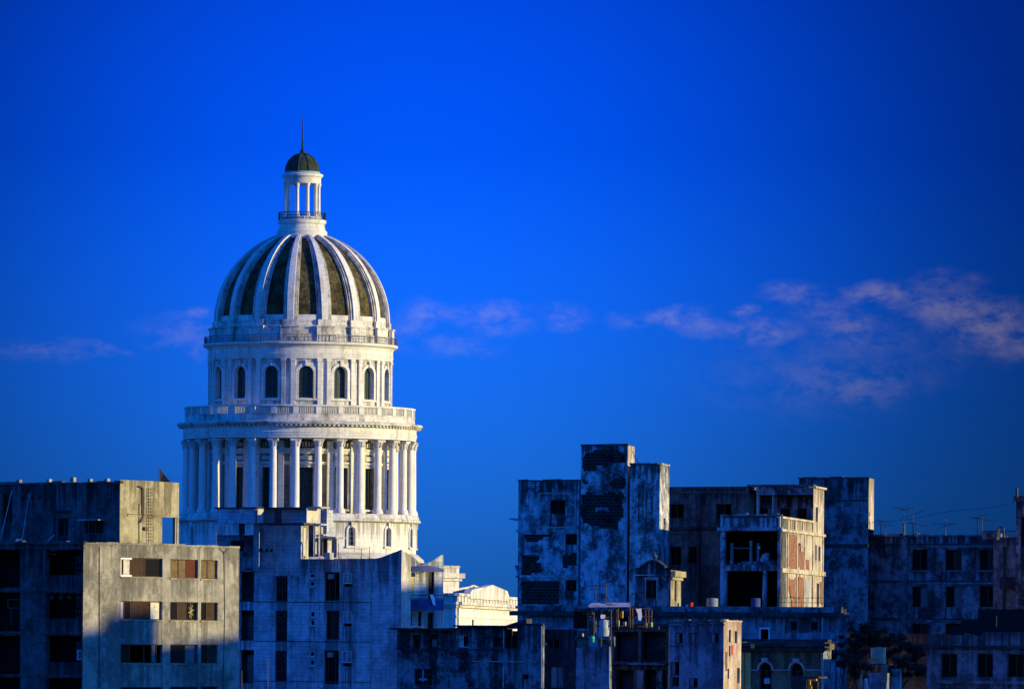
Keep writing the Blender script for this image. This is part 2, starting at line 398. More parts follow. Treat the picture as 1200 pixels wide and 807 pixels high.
def window(root, w, h, panels=(), frame='wood', depth=.16, fw=.06, sill=None, lintel=None, label=None):
    """frame with mullions as part, its panes / shutters as sub-parts"""
    u0, z0, u1, z1 = h[:4]; mb = MB()
    for a, b, c, d in ((u0, u1, z0, z0+fw), (u0, u1, z1-fw, z1)): mb.wbox(w, a, b, c+.003, d-.003, depth-.04, depth+.04)
    for a, b in ((u0, u0+fw), (u1-fw, u1)): mb.wbox(w, a+.003, b-.003, z0+fw, z1-fw, depth-.04, depth+.04)
    for (f0, f1, k) in panels[1:]:
        a = u0+(u1-u0)*f0; mb.wbox(w, a-.03, a+.03, z0+fw, z1-fw, depth-.038, depth+.038)
    o = mb.build('window', M[frame], root)
    if label: o['label'] = label
    for (f0, f1, k) in panels or [(0, 1, 'glass')]:
        if k == 'open': continue
        a, b = u0+(u1-u0)*f0+.035, u0+(u1-u0)*f1-.035; m2 = MB(); dd = depth+random.uniform(-.015, .03)
        m2.wbox(w, a, b, z0+fw, z1-fw, dd, dd+.02)
        nm = 'shutter' if k.startswith('sh_') else ('curtain' if k in ('mauve', 'creamcloth', 'curtain') else 'pane')
        m2.build(nm, M[k], o)
        if k.startswith('sh_'):
            m3 = MB(); n = max(4, int((z1-z0)/.13))
            for i in range(n):
                z = z0+fw+(z1-z0-2*fw)*(i+.5)/n; m3.wbox(w, a+.04, b-.04, z-.015, z+.03, dd-.035, dd-.003)
            m3.build('slats', M[k], o)
    if sill:
        s = MB(); s.wbox(w, u0-.08, u1+.08, z0-.1, z0-.003, -.09, .1); s.build('sill', M[sill], o)
    return o
def windows(root, w, rects, panels=(), **k):
    hs = [w.rect(*r) for r in rects]
    for h in hs: window(root, w, h, panels, **k)
    return hs
def jag(pts, step=.35, amp=.16, sx=1):
    out = []; n = len(pts); w = 0
    for i in range(n):
        a, b = Vector(pts[i]), Vector(pts[(i+1) % n]); L_ = (b-a).length; k = max(1, int(L_/step))
        nn = Vector((-(b-a).y, (b-a).x)).normalized()
        for j in range(k):
            w = .55*w+.6*random.uniform(-amp, amp); p = a+(b-a)*(j/k)+nn*w; q = (p.x, round(p.y/.26)*.26)
            if out and abs(q[1]-out[-1][1]) > .01: out.append((out[-1][0] if random.random() < .5 else q[0], q[1] if random.random() < .5 else out[-1][1]))
            out.append(q)
    return out
def patch(root, w, pxpts, mat, amp=.16, proud=.02, name='exposed_brick', label=None, step=.35):
    if name == 'dark_stain': return None      # grime is part of the wall's own material
    uv = jag([w.uz(x, y) for x, y in pxpts], step, amp*.9); mb = MB(); i = 0
    mb.q(*[w.pt(u, z, -proud) for u, z in uv])
    n = len(uv)
    for a in range(n):
        b = (a+1) % n; mb.q(w.pt(*uv[b], -proud), w.pt(*uv[a], -proud), w.pt(*uv[a], 0.0), w.pt(*uv[b], 0.0))
    o = mb.build(name, mat, root)
    if label: o['label'] = label
    return o
def rectpts(x0, y0, x1, y1): return [(x0, y1), (x1, y1), (x1, y0), (x0, y0)]
def grille(root, w, h, name='grille', depth=.05, cross=True, mat='iron'):
    u0, z0, u1, z1 = h[:4]; mb = MB()
    n = max(2, int((u1-u0)/.25))
    for k in range(n+1):
        u = u0+(u1-u0)*k/n; mb.tube(w.pt(u, z0, depth), w.pt(u, z1, depth), .018, n=4)
    for k in range(4):
        z = z0+(z1-z0)*k/3; mb.tube(w.pt(u0, z, depth), w.pt(u1, z, depth), .018, n=4)
    if cross:
        zz = z1-(z1-z0)*.3
        for a, b in ((u0, (u0+u1)/2), ((u0+u1)/2, u1)):
            mb.tube(w.pt(a, zz, depth-.03), w.pt(b, z1, depth-.03), .022, n=4); mb.tube(w.pt(a, z1, depth-.03), w.pt(b, zz, depth-.03), .022, n=4)
    return mb.build(name, M[mat], root)
def railing(root, w, u0, u1, z0, h=.95, d=-.02, mat='darkmetal', n=None):
    mb = MB(); n = n or max(3, int((u1-u0)/.22))
    for k in range(n+1): mb.tube(w.pt(u0+(u1-u0)*k/n, z0, d), w.pt(u0+(u1-u0)*k/n, z0+h, d), .015, n=4)
    for z in (z0+.08, z0+h): mb.tube(w.pt(u0, z, d), w.pt(u1, z, d), .028, n=5)
    return mb.build('railing', M[mat], root)
def zof(w, px, py): return w.uz(px, py)[1]
# ================================================================== THE CAPITOL
YC = 953.0; SC = YC/F
def cz(py):            # height of an image row on the dome's axis
    cxr = (352.0-600)/F + ((HY-py)-(HY-450))/F*SR
    cy = (HY-py)/F
    return EYE + (cxr*SR+cy*CR)*YC
CX = ray(351.8, 450)[0]*YC
def build_capitol():
    root = thing('domed_capitol', 'white stone capitol with tall ribbed dome, ring of columns and small open lantern on top', 'capitol', (CX, YC, 0))
    C = (CX, YC); r = lambda px: px*SC
    st, sd, sc = M['stone'], M['stone_dirty'], M['stone_col']
    def lathe(name, prof, mat, n=128, sm=35, parent=root):
        mb = MB(); mb.lathe([(r(a), cz(b)) for a, b in prof], C, n); return mb.build(name, mat, parent, smooth=sm)
    def cyl(rad):      # curved wall mapping: u = angle (rad) from the viewer side, d inwards
        return lambda u, z, d=0: Vector((C[0]+(rad-d)*math.sin(u), C[1]-(rad-d)*math.cos(u), z))
    bay = math.pi/8; ph = R(5.5)
    def cbox(mb, rad, ua, ub, za, zb, d0, d1, seg=2):
        m = cyl(rad)
        for k in range(seg):
            a = ua+(ub-ua)*k/seg; b = ua+(ub-ua)*(k+1)/seg
            mb.hexa([m(a, za, d0), m(b, za, d0), m(b, za, d1), m(a, za, d1), m(a, zb, d0), m(b, zb, d0), m(b, zb, d1), m(a, zb, d1)])
    def ring_windows(rad, hw, y0, y1, arch, depth, panemat, frame, wallname, ytop, ybot, mat, surround=None, mull=(2, 4)):
        mp = cyl(rad); mb = MB(); holes = []
        for k in range(16):
            c = ph+bay*k-math.pi; hu = hw/rad
            holes.append((c-hu, cz(y1), c+hu, cz(y0), arch))
        def top(u, s=1): return cz(ytop)
        top.breaks = []
        # arch in angular units: rescale so the curve is a true half circle
        def at(h, u):
            rr = (h[2]-h[0])/2*rad; x = (u-(h[0]+h[2])/2)*rad; return h[3]-rr+math.sqrt(max(0, rr*rr-x*x))
        global arch_top
        old = arch_top
        if arch: arch_top = lambda h, u: at(h, u)
        strips(mb, mp, ph-math.pi-bay/2, ph+math.pi-bay/2, cz(ybot), top, holes, depth, du=math.pi/64)
        arch_top = old
        mb.build(wallname, mat, root)
        for h in holes:
            c = (h[0]+h[2])/2; f = MB(); hu = (h[2]-h[0])/2
            zc = h[3]-hu*rad
            if arch:      # frame following the arch
                prev = None
                for k in range(13):
                    t = math.pi*k/12; a = c-hu*math.cos(t); z = zc+hu*rad*math.sin(t); a2 = c-(hu-.09/rad)*math.cos(t); z2 = zc+(hu*rad-.09)*math.sin(t)
                    cur = (a, z, a2, z2)
                    if prev:
                        p = prev; f.q(mp(p[0], p[1], depth-.05), mp(a, z, depth-.05), mp(a2, z2, depth-.05), mp(p[2], p[3], depth-.05))
                    prev = cur
            topz = h[3]
            for i in range(1, mull[0]+1):
                a = h[0]+(h[2]-h[0])*i/(mull[0]+1); zt = at(h, a) if arch else h[3]
                cbox(f, rad, a-.035/rad, a+.035/rad, h[1], zt, depth-.05, depth-.005, 1)
            for i in range(1, mull[1]+1):
                z = h[1]+(zc-h[1] if arch else topz-h[1])*i/mull[1]
                cbox(f, rad, h[0], h[2], z-.05, z-.01, depth-.045, depth-.006, 1)
            w = f.build('window', M[frame], root)
            g = MB(); n = 10; pts = []
            for k in range(n+1):
                a = h[0]+(h[2]-h[0])*k/n
                pts.append((a, at(h, a) if arch else h[3]))
            for (a, za), (b, zb_) in zip(pts, pts[1:]):
                g.q(mp(a, h[1], depth), mp(b, h[1], depth), mp(b, zb_, depth), mp(a, za, depth))
            g.build('pane', M[panemat], w)
            if surround:
                s = MB(); wd = surround
                ho = hu+wd/rad
                cbox(s, rad, c-ho, c-hu, h[1]-.1, zc if arch else h[3], -.16, -.004, 1)
                cbox(s, rad, c+hu, c+ho, h[1]-.1, zc if arch else h[3], -.16, -.004, 1)
                cbox(s, rad, c-ho-.05/rad, c+ho+.05/rad, h[1]-.35, h[1]-.105, -.28, -.006, 2)
                if arch:
                    for k in range(12):
                        t0, t1 = math.pi*k/12, math.pi*(k+1)/12
                        def pp(t, e, d): return mp(c-(hu+e/rad)*math.cos(t), zc+(hu*rad+e)*math.sin(t), d)
                        s.hexa([pp(t0, 0, -.16), pp(t1, 0, -.16), pp(t1, 0, -.004), pp(t0, 0, -.004), pp(t0, wd, -.16), pp(t1, wd, -.16), pp(t1, wd, -.004), pp(t0, wd, -.004)])
                    cbox(s, rad, c-.16/rad, c+.16/rad, zc+hu*rad-.02, zc+hu*rad+wd+.35, -.3, -.008, 1)   # keystone
                else: cbox(s, rad, c-ho, c+ho, h[3], h[3]+wd, -.16, -.004, 2)
                s.build('window_surround', sd if not arch else st, root)
    # --- drum base
    ring_windows(r(137.3), .52, 618.5, 640, True, .5, 'greenglass', 'white', 'drum_base_wall', 613.2, 800, st, surround=.28, mull=(1, 3))
    lathe('base_ledge', [(137.2, 613.5), (139.5, 613), (142.5, 611.5), (142.8, 609.5), (141, 608), (140.2, 604.5), (139, 603.2), (120, 603), (105, 602.8)], sd)
    lathe('foundation_skirt', [(149, 800), (149, 664), (146.5, 655), (141, 650), (138.6, 648.5), (137.4, 648)], sd)
    # --- inner drum behind the colonnade
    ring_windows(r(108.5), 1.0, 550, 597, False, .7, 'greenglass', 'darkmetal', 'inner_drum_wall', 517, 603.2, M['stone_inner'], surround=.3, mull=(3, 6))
    lathe('inner_cornice', [(108.6, 547), (110, 546), (110.6, 544.5), (110, 543.5), (108.6, 543)], st)
    lathe('inner_frieze', [(108.6, 534.5), (109.4, 534), (109.8, 531.5), (111.3, 529.5), (111, 528), (108.6, 527.8)], st)
    for k in range(16):
        for s in (-.5,):
            c = ph+bay*(k+s); mb = MB()
            for o in (-.062, .062): cbox(mb, r(108.5), c+o-.03, c+o+.03, cz(603), cz(519), -.45, -.004, 1)
            mb.build('inner_pilaster', st, root)
        c = ph+bay*k; mb = MB()
        # carved panel over each door
        cbox(mb, r(108.5), c-.08, c+.08, cz(541.5), cz(536.5), -.22, -.004, 2)
        for q in range(5): cbox(mb, r(108.5), c-.07+.032*q, c-.055+.032*q, cz(526), cz(521.5-1.2*math.sin(q*math.pi/4)), -.3, -.006, 1)
        mb.build('carved_panel', sd, root)
    # --- columns
    zb, zt = cz(603), cz(517.5); step = math.pi/16
    proto = None
    for k in range(32):
        c = ph+step*(k+.5)
        if proto is None:
            o3 = (C[0], C[1]); mb = MB(); H = zt-zb
            prof = [(.76, 0), (.76, .28), (.68, .34), (.70, .5), (.60, .62), (.54, .68)]
            for q in range(9):
                t = q/8; prof.append((.52-.075*t**1.6, .72+(H-.72-1.25)*t))
            prof += [(.49, H-1.22), (.47, H-1.12), (.44, H-1.05), (.50, H-.65), (.64, H-.42), (.72, H-.30)]
            prof = [(a, zb+b) for a, b in prof]
            mb.lathe([(a, b-0) for a, b in prof], (0, 0), 24)
            col = mb.build('column', sc, root, smooth=40)
            cap = MB()
            for ai in range(8):
                t = ai*math.pi/4
                cap.box((.50*math.sin(t), -.50*math.cos(t), zt-.82), (.09, .09, .22), t)
                cap.box((.60*math.sin(t), -.60*math.cos(t), zt-.42), (.11, .12, .12), t)
            cap.box((0, 0, zt-.15), (.72, .72, .14))
            capo = cap.build('capital', sd, None)
            capo.parent = col; capo.location = (0, 0, 0); proto = (col, capo)
            col.location = Vector((C[0]+r(132.6)*math.sin(c), C[1]-r(132.6)*math.cos(c), 0))-root.location
            col.rotation_euler.z = c
        else:
            col = proto[0].copy(); COL.objects.link(col); col.parent = root
            col.location = Vector((C[0]+r(132.6)*math.sin(c), C[1]-r(132.6)*math.cos(c), 0))-root.location
            col.rotation_euler.z = c
            cp = proto[1].copy(); COL.objects.link(cp); cp.parent = col; cp.location = (0, 0, 0)
    # --- entablature
    lathe('entablature', [(107, 517.3), (128.5, 517.3), (128.5, 516.5), (136.4, 516.5), (136.4, 513.7), (137, 513.5), (137, 510.8), (137.6, 510.6), (137.6, 509.6), (136.8, 509.2), (136.6, 504.2), (137.3, 503.7), (137.3, 502.9)], st)
    lathe('main_cornice', [(137, 503), (138.2, 502.8), (138.6, 501.2), (143.2, 500.6), (143.8, 499.3), (144.2, 498.2), (143.6, 497.7), (135.2, 496.7)], sd)
    mb = MB()
    for k in range(160):
        c = 2*math.pi*k/160; cbox(mb, r(137), c-.009, c+.009, cz(502.9), cz(501.1), -r(5.2), -.02, 1)
    mb.build('cornice_brackets', sd, root)
    # --- parapet and balustrade
    lathe('parapet', [(135.2, 496.9), (134.9, 496), (134.6, 489.8), (135.2, 489.4), (135.2, 488.6), (132.0, 488.4), (132.0, 492), (108, 492)], sd)
    lathe('parapet_rail', [(132.3, 480.4), (135.2, 480.4), (135.7, 479.4), (135.2, 478.4), (132.3, 478.4), (132.3, 480.4)], st)
    for k in range(32):
        c = ph+step*k; mb = MB()
        cbox(mb, r(134.4), c+step/2-.024, c+step/2+.024, cz(488.5), cz(480.5), -.05, .38, 1)
        for q in range(9):
            a = c-step/2+.036+(step-.072)*q/8
            cbox(mb, r(133.9), a-.0034, a+.0034, cz(488.4), cz(480.5), .0, .2, 1)
        mb.build('baluster_panel', st, root)
    # --- attic drum with arched windows
    ring_windows(r(105.6), 1.0, 432.5, 469.5, True, .6, 'greenglass', 'darkmetal', 'attic_wall', 423, 492, st, surround=.42, mull=(2, 5))
    for k in range(16):
        for s in (-.031-.021, .031+.021):
            c = ph+bay*(k+.5)+s*1.0; mb = MB()
            cbox(mb, r(105.6), c-.022, c+.022, cz(476.5), cz(427.5), -.28, -.004, 1)
            cbox(mb, r(105.6), c-.028, c+.028, cz(427.4), cz(424.2), -.38, -.006, 1)
            cbox(mb, r(105.6), c-.028, c+.028, cz(479.5), cz(476.6), -.38, -.006, 1)
            mb.build('pilaster', st, root)
    lathe('attic_plinth', [(108, 492), (108.2, 480), (107, 479.6), (105.5, 479.5)], M['stone_shade'])
    lathe('attic_entablature', [(105.5, 424.3), (108.2, 424), (108.2, 421.5), (108.7, 421.2), (108.7, 419), (109.2, 418.5), (108.6, 417.8), (108.4, 411.5), (109.2, 411), (109.8, 409.3), (112.4, 408.5), (114, 407.3), (114.3, 405.4), (113.4, 404.6), (104, 404)], st)
    # iron railing
    mb = MB(); rr = r(112.6)
    for k in range(176):
        c = 2*math.pi*k/176; p = cyl(rr)(c, cz(404.6)); rad = .06 if k % 11 == 0 else .03
        mb.tube(p, p+Vector((0, 0, cz(396.8)-cz(404.6)+(.1 if k % 11 == 0 else 0))), rad, n=4)
    for z, t in ((cz(396.8), .05), (cz(400), .025), (cz(403.8), .035)):
        ring = [cyl(rr)(2*math.pi*k/96, z) for k in range(97)]; mb.path(ring, t, 4)
    mb.build('gallery_railing', M['iron'], root)
    # --- dome foot
    lathe('dome_foot', [(104, 404.2), (106.3, 404), (106, 395.2), (104.6, 394.6), (104.6, 388.4), (105.4, 387.8), (105.4, 386), (102.4, 385.2), (101.4, 381.5), (102.2, 381), (102, 379.4), (98.6, 378.8)], sd)
    C = (CX+1.3*SC, YC); Zs, H, RR = 379.0, 103.6, 99.6
    def dp(t):   # t in 0..1 -> (radius m, z)
        a = t*math.pi/2; return (r(RR*math.cos(a)), cz(Zs)+(cz(Zs-H)-cz(Zs))*math.sin(a))
    tmax = .835
    mb = MB(); prof = [dp(t/40*.85) for t in range(41)]; prof = [(a-.25, b) for a, b in prof]
    mb.lathe(prof, C, 128); mb.build('dome_shell', M['dometile'], root, smooth=40)
    mb = MB(); prof = [dp(t/8*.036) for t in range(9)]; mb.lathe([(a+.06, b) for a, b in prof]+[(prof[-1][0]-.3, prof[-1][1])], C, 128); mb.build('dome_sill', st, root, smooth=40)
    def swept(mb, c, hw, h0, h1, t0=0, t1=tmax, n=26):
        sec = []
        for i in range(n+1):
            t = t0+(t1-t0)*i/n; a = t*math.pi/2; rad, z = dp(t); nr, nz = math.cos(a), math.sin(a)*.98
            w = hw(t)*rad; ring = []
            for (s, h) in ((-1, h0), (-1, h1), (1, h1), (1, h0)):
                q = rad+h*nr; off = s*w; zz = z+h*nz
                ring.append(Vector((C[0]+q*math.sin(c)+off*math.cos(c), C[1]-q*math.cos(c)+off*math.sin(c), zz)))
            sec.append(ring)
        for A, B in zip(sec, sec[1:]):
            for j in range(3): mb.q(A[j], A[j+1], B[j+1], B[j])
        mb.q(*sec[0]); mb.q(*sec[-1])
    for k in range(16):
        c = ph+bay*(k+.5); mb = MB()
        swept(mb, c, lambda t: .083+.030*t, -.4, .10)
        swept(mb, c, lambda t: .064+.028*t, 0, .26)
        rb = mb.build('dome_rib', M['rib_band'], root); mb = MB()
        swept(mb, c, lambda t: .036+.018*t, .1, .46); mb.build('rib_crest', st, rb)
        mb = MB()
        cbox(mb, r(104.6), c-.098, c+.098, cz(404), cz(387.9), -.45, -.004, 2); cbox(mb, r(104.6), c-.105, c+.105, cz(387.8), cz(386), -.6, -.0, 2)
        cbox(mb, r(101.4), c-.08, c+.08, cz(385.9), cz(378.6), -.4, -.0, 2)
        mb.build('rib_pedestal', sd, root)
    C = (CX+.4*SC, YC)
    # --- lantern
    lathe('lantern_base', [(20, 283), (30.8, 280.5), (30.8, 276.5), (29.6, 275.4), (29.6, 271.5), (28.2, 270.8), (27, 267.5), (26.4, 263.5), (27.8, 262.6), (28.6, 260.6), (28.6, 258.6), (27.4, 258), (0.1, 257.6)], st, 64)
    lathe('lantern_floor', [(18, 257.8), (23, 257.8), (23, 255), (22, 254.2), (0.1, 254.2)], st, 64)
    mb = MB(); rr = r(27.6)
    for k in range(60):
        c = 2*math.pi*k/60; p = cyl(rr)(c, cz(258)); mb.tube(p, p+Vector((0, 0, cz(249.6)-cz(258))), .055 if k % 6 == 0 else .03, n=4)
    for z, t in ((cz(249.6), .06), (cz(253.5), .03), (cz(256.8), .045)):
        mb.path([cyl(rr)(2*math.pi*k/48, z) for k in range(49)], t, 4)
    mb.build('lantern_railing', M['darkmetal'], root)
    for k in range(10):
        c = ph+math.pi/5*(k+.5)-R(2.5); p = cyl(r(19.4))(c, cz(254.3)); hgt = cz(215.6)-cz(254.3); mb = MB()
        mb.lathe([(.34, p.z), (.34, p.z+.25), (.27, p.z+.35), (.25, p.z+.5), (.215, p.z+hgt-.5), (.24, p.z+hgt-.45), (.33, p.z+hgt-.12), (.36, p.z+hgt-.1), (.36, p.z+hgt)], (p.x, p.y), 14)
        mb.build('lantern_column', sc, root, smooth=40)
    lathe('lantern_entablature', [(.1, 215.4), (16, 215.4), (21.8, 215.6), (21.8, 209.5), (22.4, 208.5), (24.2, 207), (24.4, 204.8), (22.4, 204), (21, 203.4), (19.5, 203)], st, 64)
    lathe('cupola_rim', [(19.6, 203.4), (20.4, 203), (20.4, 201.6), (19.4, 201.2)], M['verdigris'], 64)
    prof = []
    for q in range(15):
        a = q/14*math.pi/2*.97; prof.append((19.6*math.cos(a), 201.6-21.8*math.sin(a)))
    cup = lathe('cupola', prof, M['copper'], 64, 40)
    for k in range(10):
        c = ph+math.pi/5*(k+.5); mb = MB(); pts = []
        for q in range(12):
            a = q/11*math.pi/2*.95; rad = r(19.6*math.cos(a))+.03; pts.append(Vector((C[0]+rad*math.sin(c), C[1]-rad*math.cos(c), cz(201.6-21.8*math.sin(a)))))
        mb.path(pts, .085, 5); mb.build('cupola_rib', M['copper'], root)
    lathe('finial', [(2.9, 181.5), (3.4, 180), (2.6, 178.6), (2.9, 177.2), (1.7, 176), (1.4, 174.5), (1.1, 172), (.9, 165), (.62, 150), (.42, 136), (.1, 133)], M['copper'], 16)
    C = (CX, YC)
    # --- wings
    body = Corner(536, 900, 60, 440, 640, 7, 700)
    wl = M['stone']
    top_body = body.side.uz(560, 692)[1]
    zt0 = zof(body.front, 530, 694.5)
    facade(root, body.front, zt0, [], wl, name='wing_wall'); facade(root, body.side, zt0, [], wl, name='wing_wall')
    shell(root, body.poly, zt0, wl, name='wing_rear_wall')
    for w, n in ((body.front, 0), (body.side, 1)):
        z = zt0; mb = MB()
        mb.wbox(w, -.9, w.len+.9, z-.35, z+.0, -.25, .3)
        mb.build('attic_coping', sd, root)
        mb = MB(); zc = zof(body.front, 530, 704); mb.wbox(w, -1.0, w.len+1.0, zc-.45, zc-.05, -.75, -.004); mb.wbox(w, -.5, w.len+.5, zc-.8, zc-.453, -.45, -.005)
        mb.build('wing_cornice', sd, root)
        mb = MB(); mb.wbox(w, 0 if n else w.len-.9, 1.6 if n else w.len, 0, zc-.81, -.22, -.006); mb.build('corner_pilaster', st, root)
        mb = MB(); mb.wbox(w, -.1, w.len+.1, zc-2.1, zc-1.8, -.16, -.008); mb.build('string_course', st, root)
        mb = MB(); m = int(w.len/3.2)
        for k in range(m): mb.wbox(w, k*3.2+.4, k*3.2+1.0, zc+.02, z-.36, -.14, -.007)
        mb.build('attic_posts', st, root)
    # pediment on the lit side
    w = body.side; ped = [(549, 693.5), (551, 690.5), (562, 688), (567, 687.4), (574.5, 684.8), (582, 687.8), (592, 692), (594, 697.5)]
    mb = MB(); uz = [w.uz(a, b) for a, b in ped]; base = zt0-.2
    us = [(u, max(z, base)) for u, z in uz]
    for d, sgn in ((-.3, 1), (2.2, -1)):
        pts = [w.pt(u, z, d) for u, z in us]+[w.pt(us[-1][0], base-.4, d), w.pt(us[0][0], base-.4, d)]
        mb.q(*(pts if sgn > 0 else pts[::-1]))
    for (a, za), (b, zb_) in zip(us, us[1:]): mb.q(w.pt(a, za, -.3), w.pt(b, zb_, -.3), w.pt(b, zb_, .6), w.pt(a, za, .6))
    mb.q(w.pt(us[0][0], base-.4, -.3), w.pt(*us[0], -.3), w.pt(*us[0], .6), w.pt(us[0][0], base-.4, .6))
    mb.q(w.pt(us[-1][0], base-.4, .6), w.pt(*us[-1], .6), w.pt(*us[-1], -.3), w.pt(us[-1][0], base-.4, -.3))
    mb.build('pediment', sd, root)
    # block between drum and wing
    blk = Corner(541, 962, -38, 470, 548, 60, 680)
    blk = Corner(538, 958, -35, 470, None, -30, 680, depth=14)
    z1 = zof(blk.front, 525, 662.5)
    facade(root, blk.front, z1, [], st, name='attic_block_wall'); facade(root, blk.side, z1, [], st, name='attic_block_wall'); shell(root, blk.poly, z1, st, name='attic_block_rear_wall')
    zc = zof(blk.front, 525, 676)
    for w in (blk.front, blk.side):
        mb = MB(); mb.wbox(w, -.1, w.len+.6, zc-.1, zc+.55, -.6, -.004); mb.wbox(w, -.1, w.len+.3, zc-.5, zc-.103, -.3, -.005); mb.build('attic_block_cornice', sd, root)
        mb = MB(); mb.wbox(w, -.05, w.len+.05, z1-.3, z1+.02, -.1, .3); mb.build('attic_block_coping', sd, root)
    return root
build_capitol()
# ================================================================== LEFT BLOCK (raw concrete flats)
SHS = (('sh_brown', 'sh_tan', 'sh_red'))
def build_left():
    c = Corner(97.5, 490, 38.6, -70, 280, 38.6, 700, depth=None)
    root = thing('apartment_block', 'grey raw concrete apartment block with sunlit side of shuttered windows, at left', 'apartment building', c.base())
    S, Fr = c.side, c.front
    ztop = zof(S, 98, 636)
    holes = []
    rows = [(653.5, 675.5), (704, 725.5), (754.5, 776.5), (804.5, 826)]
    cols = [(141.5, 190.5), (199.5, 232), (235.5, 255)]
    pan = {(0, 0): [(0, .10, 'glass'), (.10, .27, 'sh_white'), (.27, .62, 'sh_brown'), (.62, 1, 'glass')], (0, 1): [(0, .36, 'sh_tan'), (.36, .64, 'sh_tan'), (.64, 1, 'sh_red')], (0, 2): [(0, .5, 'sh_tan'), (.5, 1, 'sh_tan')],
           (1, 0): [(0, .12, 'mauve'), (.12, .28, 'glass'), (.28, .52, 'sh_brown'), (.52, .75, 'sh_brown'), (.75, 1, 'creamcloth')], (1, 1): [(0, .33, 'glass'), (.33, .63, 'sh_brown'), (.63, 1, 'glass')], (1, 2): [(0, .45, 'glass'), (.45, 1, 'sh_brown')],
           (2, 0): [(0, .25, 'glass'), (.25, .6, 'open'), (.6, .78, 'open'), (.78, .9, 'curtain'), (.9, 1, 'open')], (2, 1): [(0, .6, 'glass'), (.6, 1, 'curtain')], (2, 2): [(0, .5, 'glass'), (.5, 1, 'sh_brown')],
           (3, 0): [(0, .3, 'glass'), (.3, 1, 'glass')], (3, 1): [(0, .5, 'glass'), (.5, 1, 'sh_brown')], (3, 2): [(0, 1, 'glass')]}
    for i, (a, b) in enumerate(rows):
        for j, (x0, x1) in enumerate(cols):
            dy = (0, 1.6, 2.4)[j]*(1-.45*i)
            h = S.rect(x0, a+dy, x1, b+dy); holes.append(h)
            w = window(root, S, h, pan[(i, j)], depth=.22, sill='concrete')
            if (i, j) == (0, 0):     # white leaf frame round the narrow pane
                mb = MB(); L_ = (h[2]-h[0])*.27
                for a_, b_, c_, d_ in ((h[0], h[0]+L_, h[1], h[1]+.12), (h[0], h[0]+L_, h[3]-.12, h[3]), (h[0], h[0]+.09, h[1]+.12, h[3]-.12)): mb.wbox(S, a_, b_, c_, d_, .02, .16)
                mb.build('open_shutter', M['white'], w)
            if (i, j) == (1, 1):     # tape star on the pane
                mb = MB(); cu = h[0]+(h[2]-h[0])*.815; cz_ = (h[1]+h[3])/2
                for k in range(4):
                    t = k*math.pi/4+.2; du = .28*math.cos(t); dz = .55*math.sin(t)
                    mb.tube(S.pt(cu-du, cz_-dz, .19), S.pt(cu+du, cz_+dz, .19), .035, n=4)
                mb.build('tape_star', M['tape_sun_yellow'], w)
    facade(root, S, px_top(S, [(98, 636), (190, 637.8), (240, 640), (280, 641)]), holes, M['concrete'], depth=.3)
    mb = MB(); n = 14
    tp = px_top(S, [(98, 636), (190, 637.8), (240, 640), (280, 641)])
    for k in range(n):
        a = S.len*k/n; b = S.len*(k+1)/n; j = .03*((k*7) % 3)
        mb.hexa([S.pt(a, tp(a)-.07, -.07), S.pt(b-.02, tp(b)-.07, -.07), S.pt(b-.02, tp(b)-.07, .3), S.pt(a, tp(a)-.07, .3), S.pt(a, tp(a)+.05+j, -.07), S.pt(b-.02, tp(b)+.05+j, -.07), S.pt(b-.02, tp(b)+.05+j, .3), S.pt(a, tp(a)+.05+j, .3)])
    mb.build('coping', M['concrete'], root)
    # drain pipes and cables on the lit side
    mb = MB()
    mb.path([S.pt(*S.uz(116, 640), -.05), S.pt(*S.uz(116, 807), -.05)], .03)
    mb.path([S.pt(*S.uz(262, 645), -.04), S.pt(*S.uz(263, 720), -.04), S.pt(*S.uz(261, 807), -.04)], .025)
    mb.path([S.pt(*S.uz(256, 641), -.05), S.pt(*S.uz(262, 648), -.05), S.pt(*S.uz(268, 641.5), -.05)], .02)
    mb.build('wall_cable', M['iron'], root)
    # dark face, shade put into its colour, with deep galleries
    holes = []
    for (x0, y0, x1, y1) in ((53, 644, 95.5, 673.5), (53, 694.5, 95.5, 724), (53, 744, 95.5, 775), (53, 794, 95.5, 826), (-25, 644, 23.5, 688), (-25, 693.5, 23.5, 739), (-25, 744, 23.5, 789), (-25, 793, 23.5, 830)):
        holes.append(Fr.rect(x0, y0, x1, y1))
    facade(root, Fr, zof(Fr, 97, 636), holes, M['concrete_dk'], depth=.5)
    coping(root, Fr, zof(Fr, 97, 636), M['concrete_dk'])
    for k, h in enumerate(holes):
        mb = MB(); d = 1.6      # gallery: floor, back wall and sides
        mb.q(Fr.pt(h[0]-.4, h[1]-.3, d), Fr.pt(h[2]+.1, h[1]-.3, d), Fr.pt(h[2]+.1, h[3]+.3, d), Fr.pt(h[0]-.4, h[3]+.3, d))
        mb.q(Fr.pt(h[0]-.4, h[1], .5), Fr.pt(h[2]+.1, h[1], .5), Fr.pt(h[2]+.1, h[1], d), Fr.pt(h[0]-.4, h[1], d))
        mb.q(Fr.pt(h[0]-.4, h[3], .5), Fr.pt(h[2]+.1, h[3], .5), Fr.pt(h[2]+.1, h[3], d), Fr.pt(h[0]-.4, h[3], d))
        mb.build('gallery_recess', M['room'], root)
        if k in (0, 1, 2): 
            g = (h[2]-(h[2]-h[0])*.22, h[1]+.1, h[2]-.1, h[3]-(h[3]-h[1])*.25); grille(root, Fr, g, depth=.3)
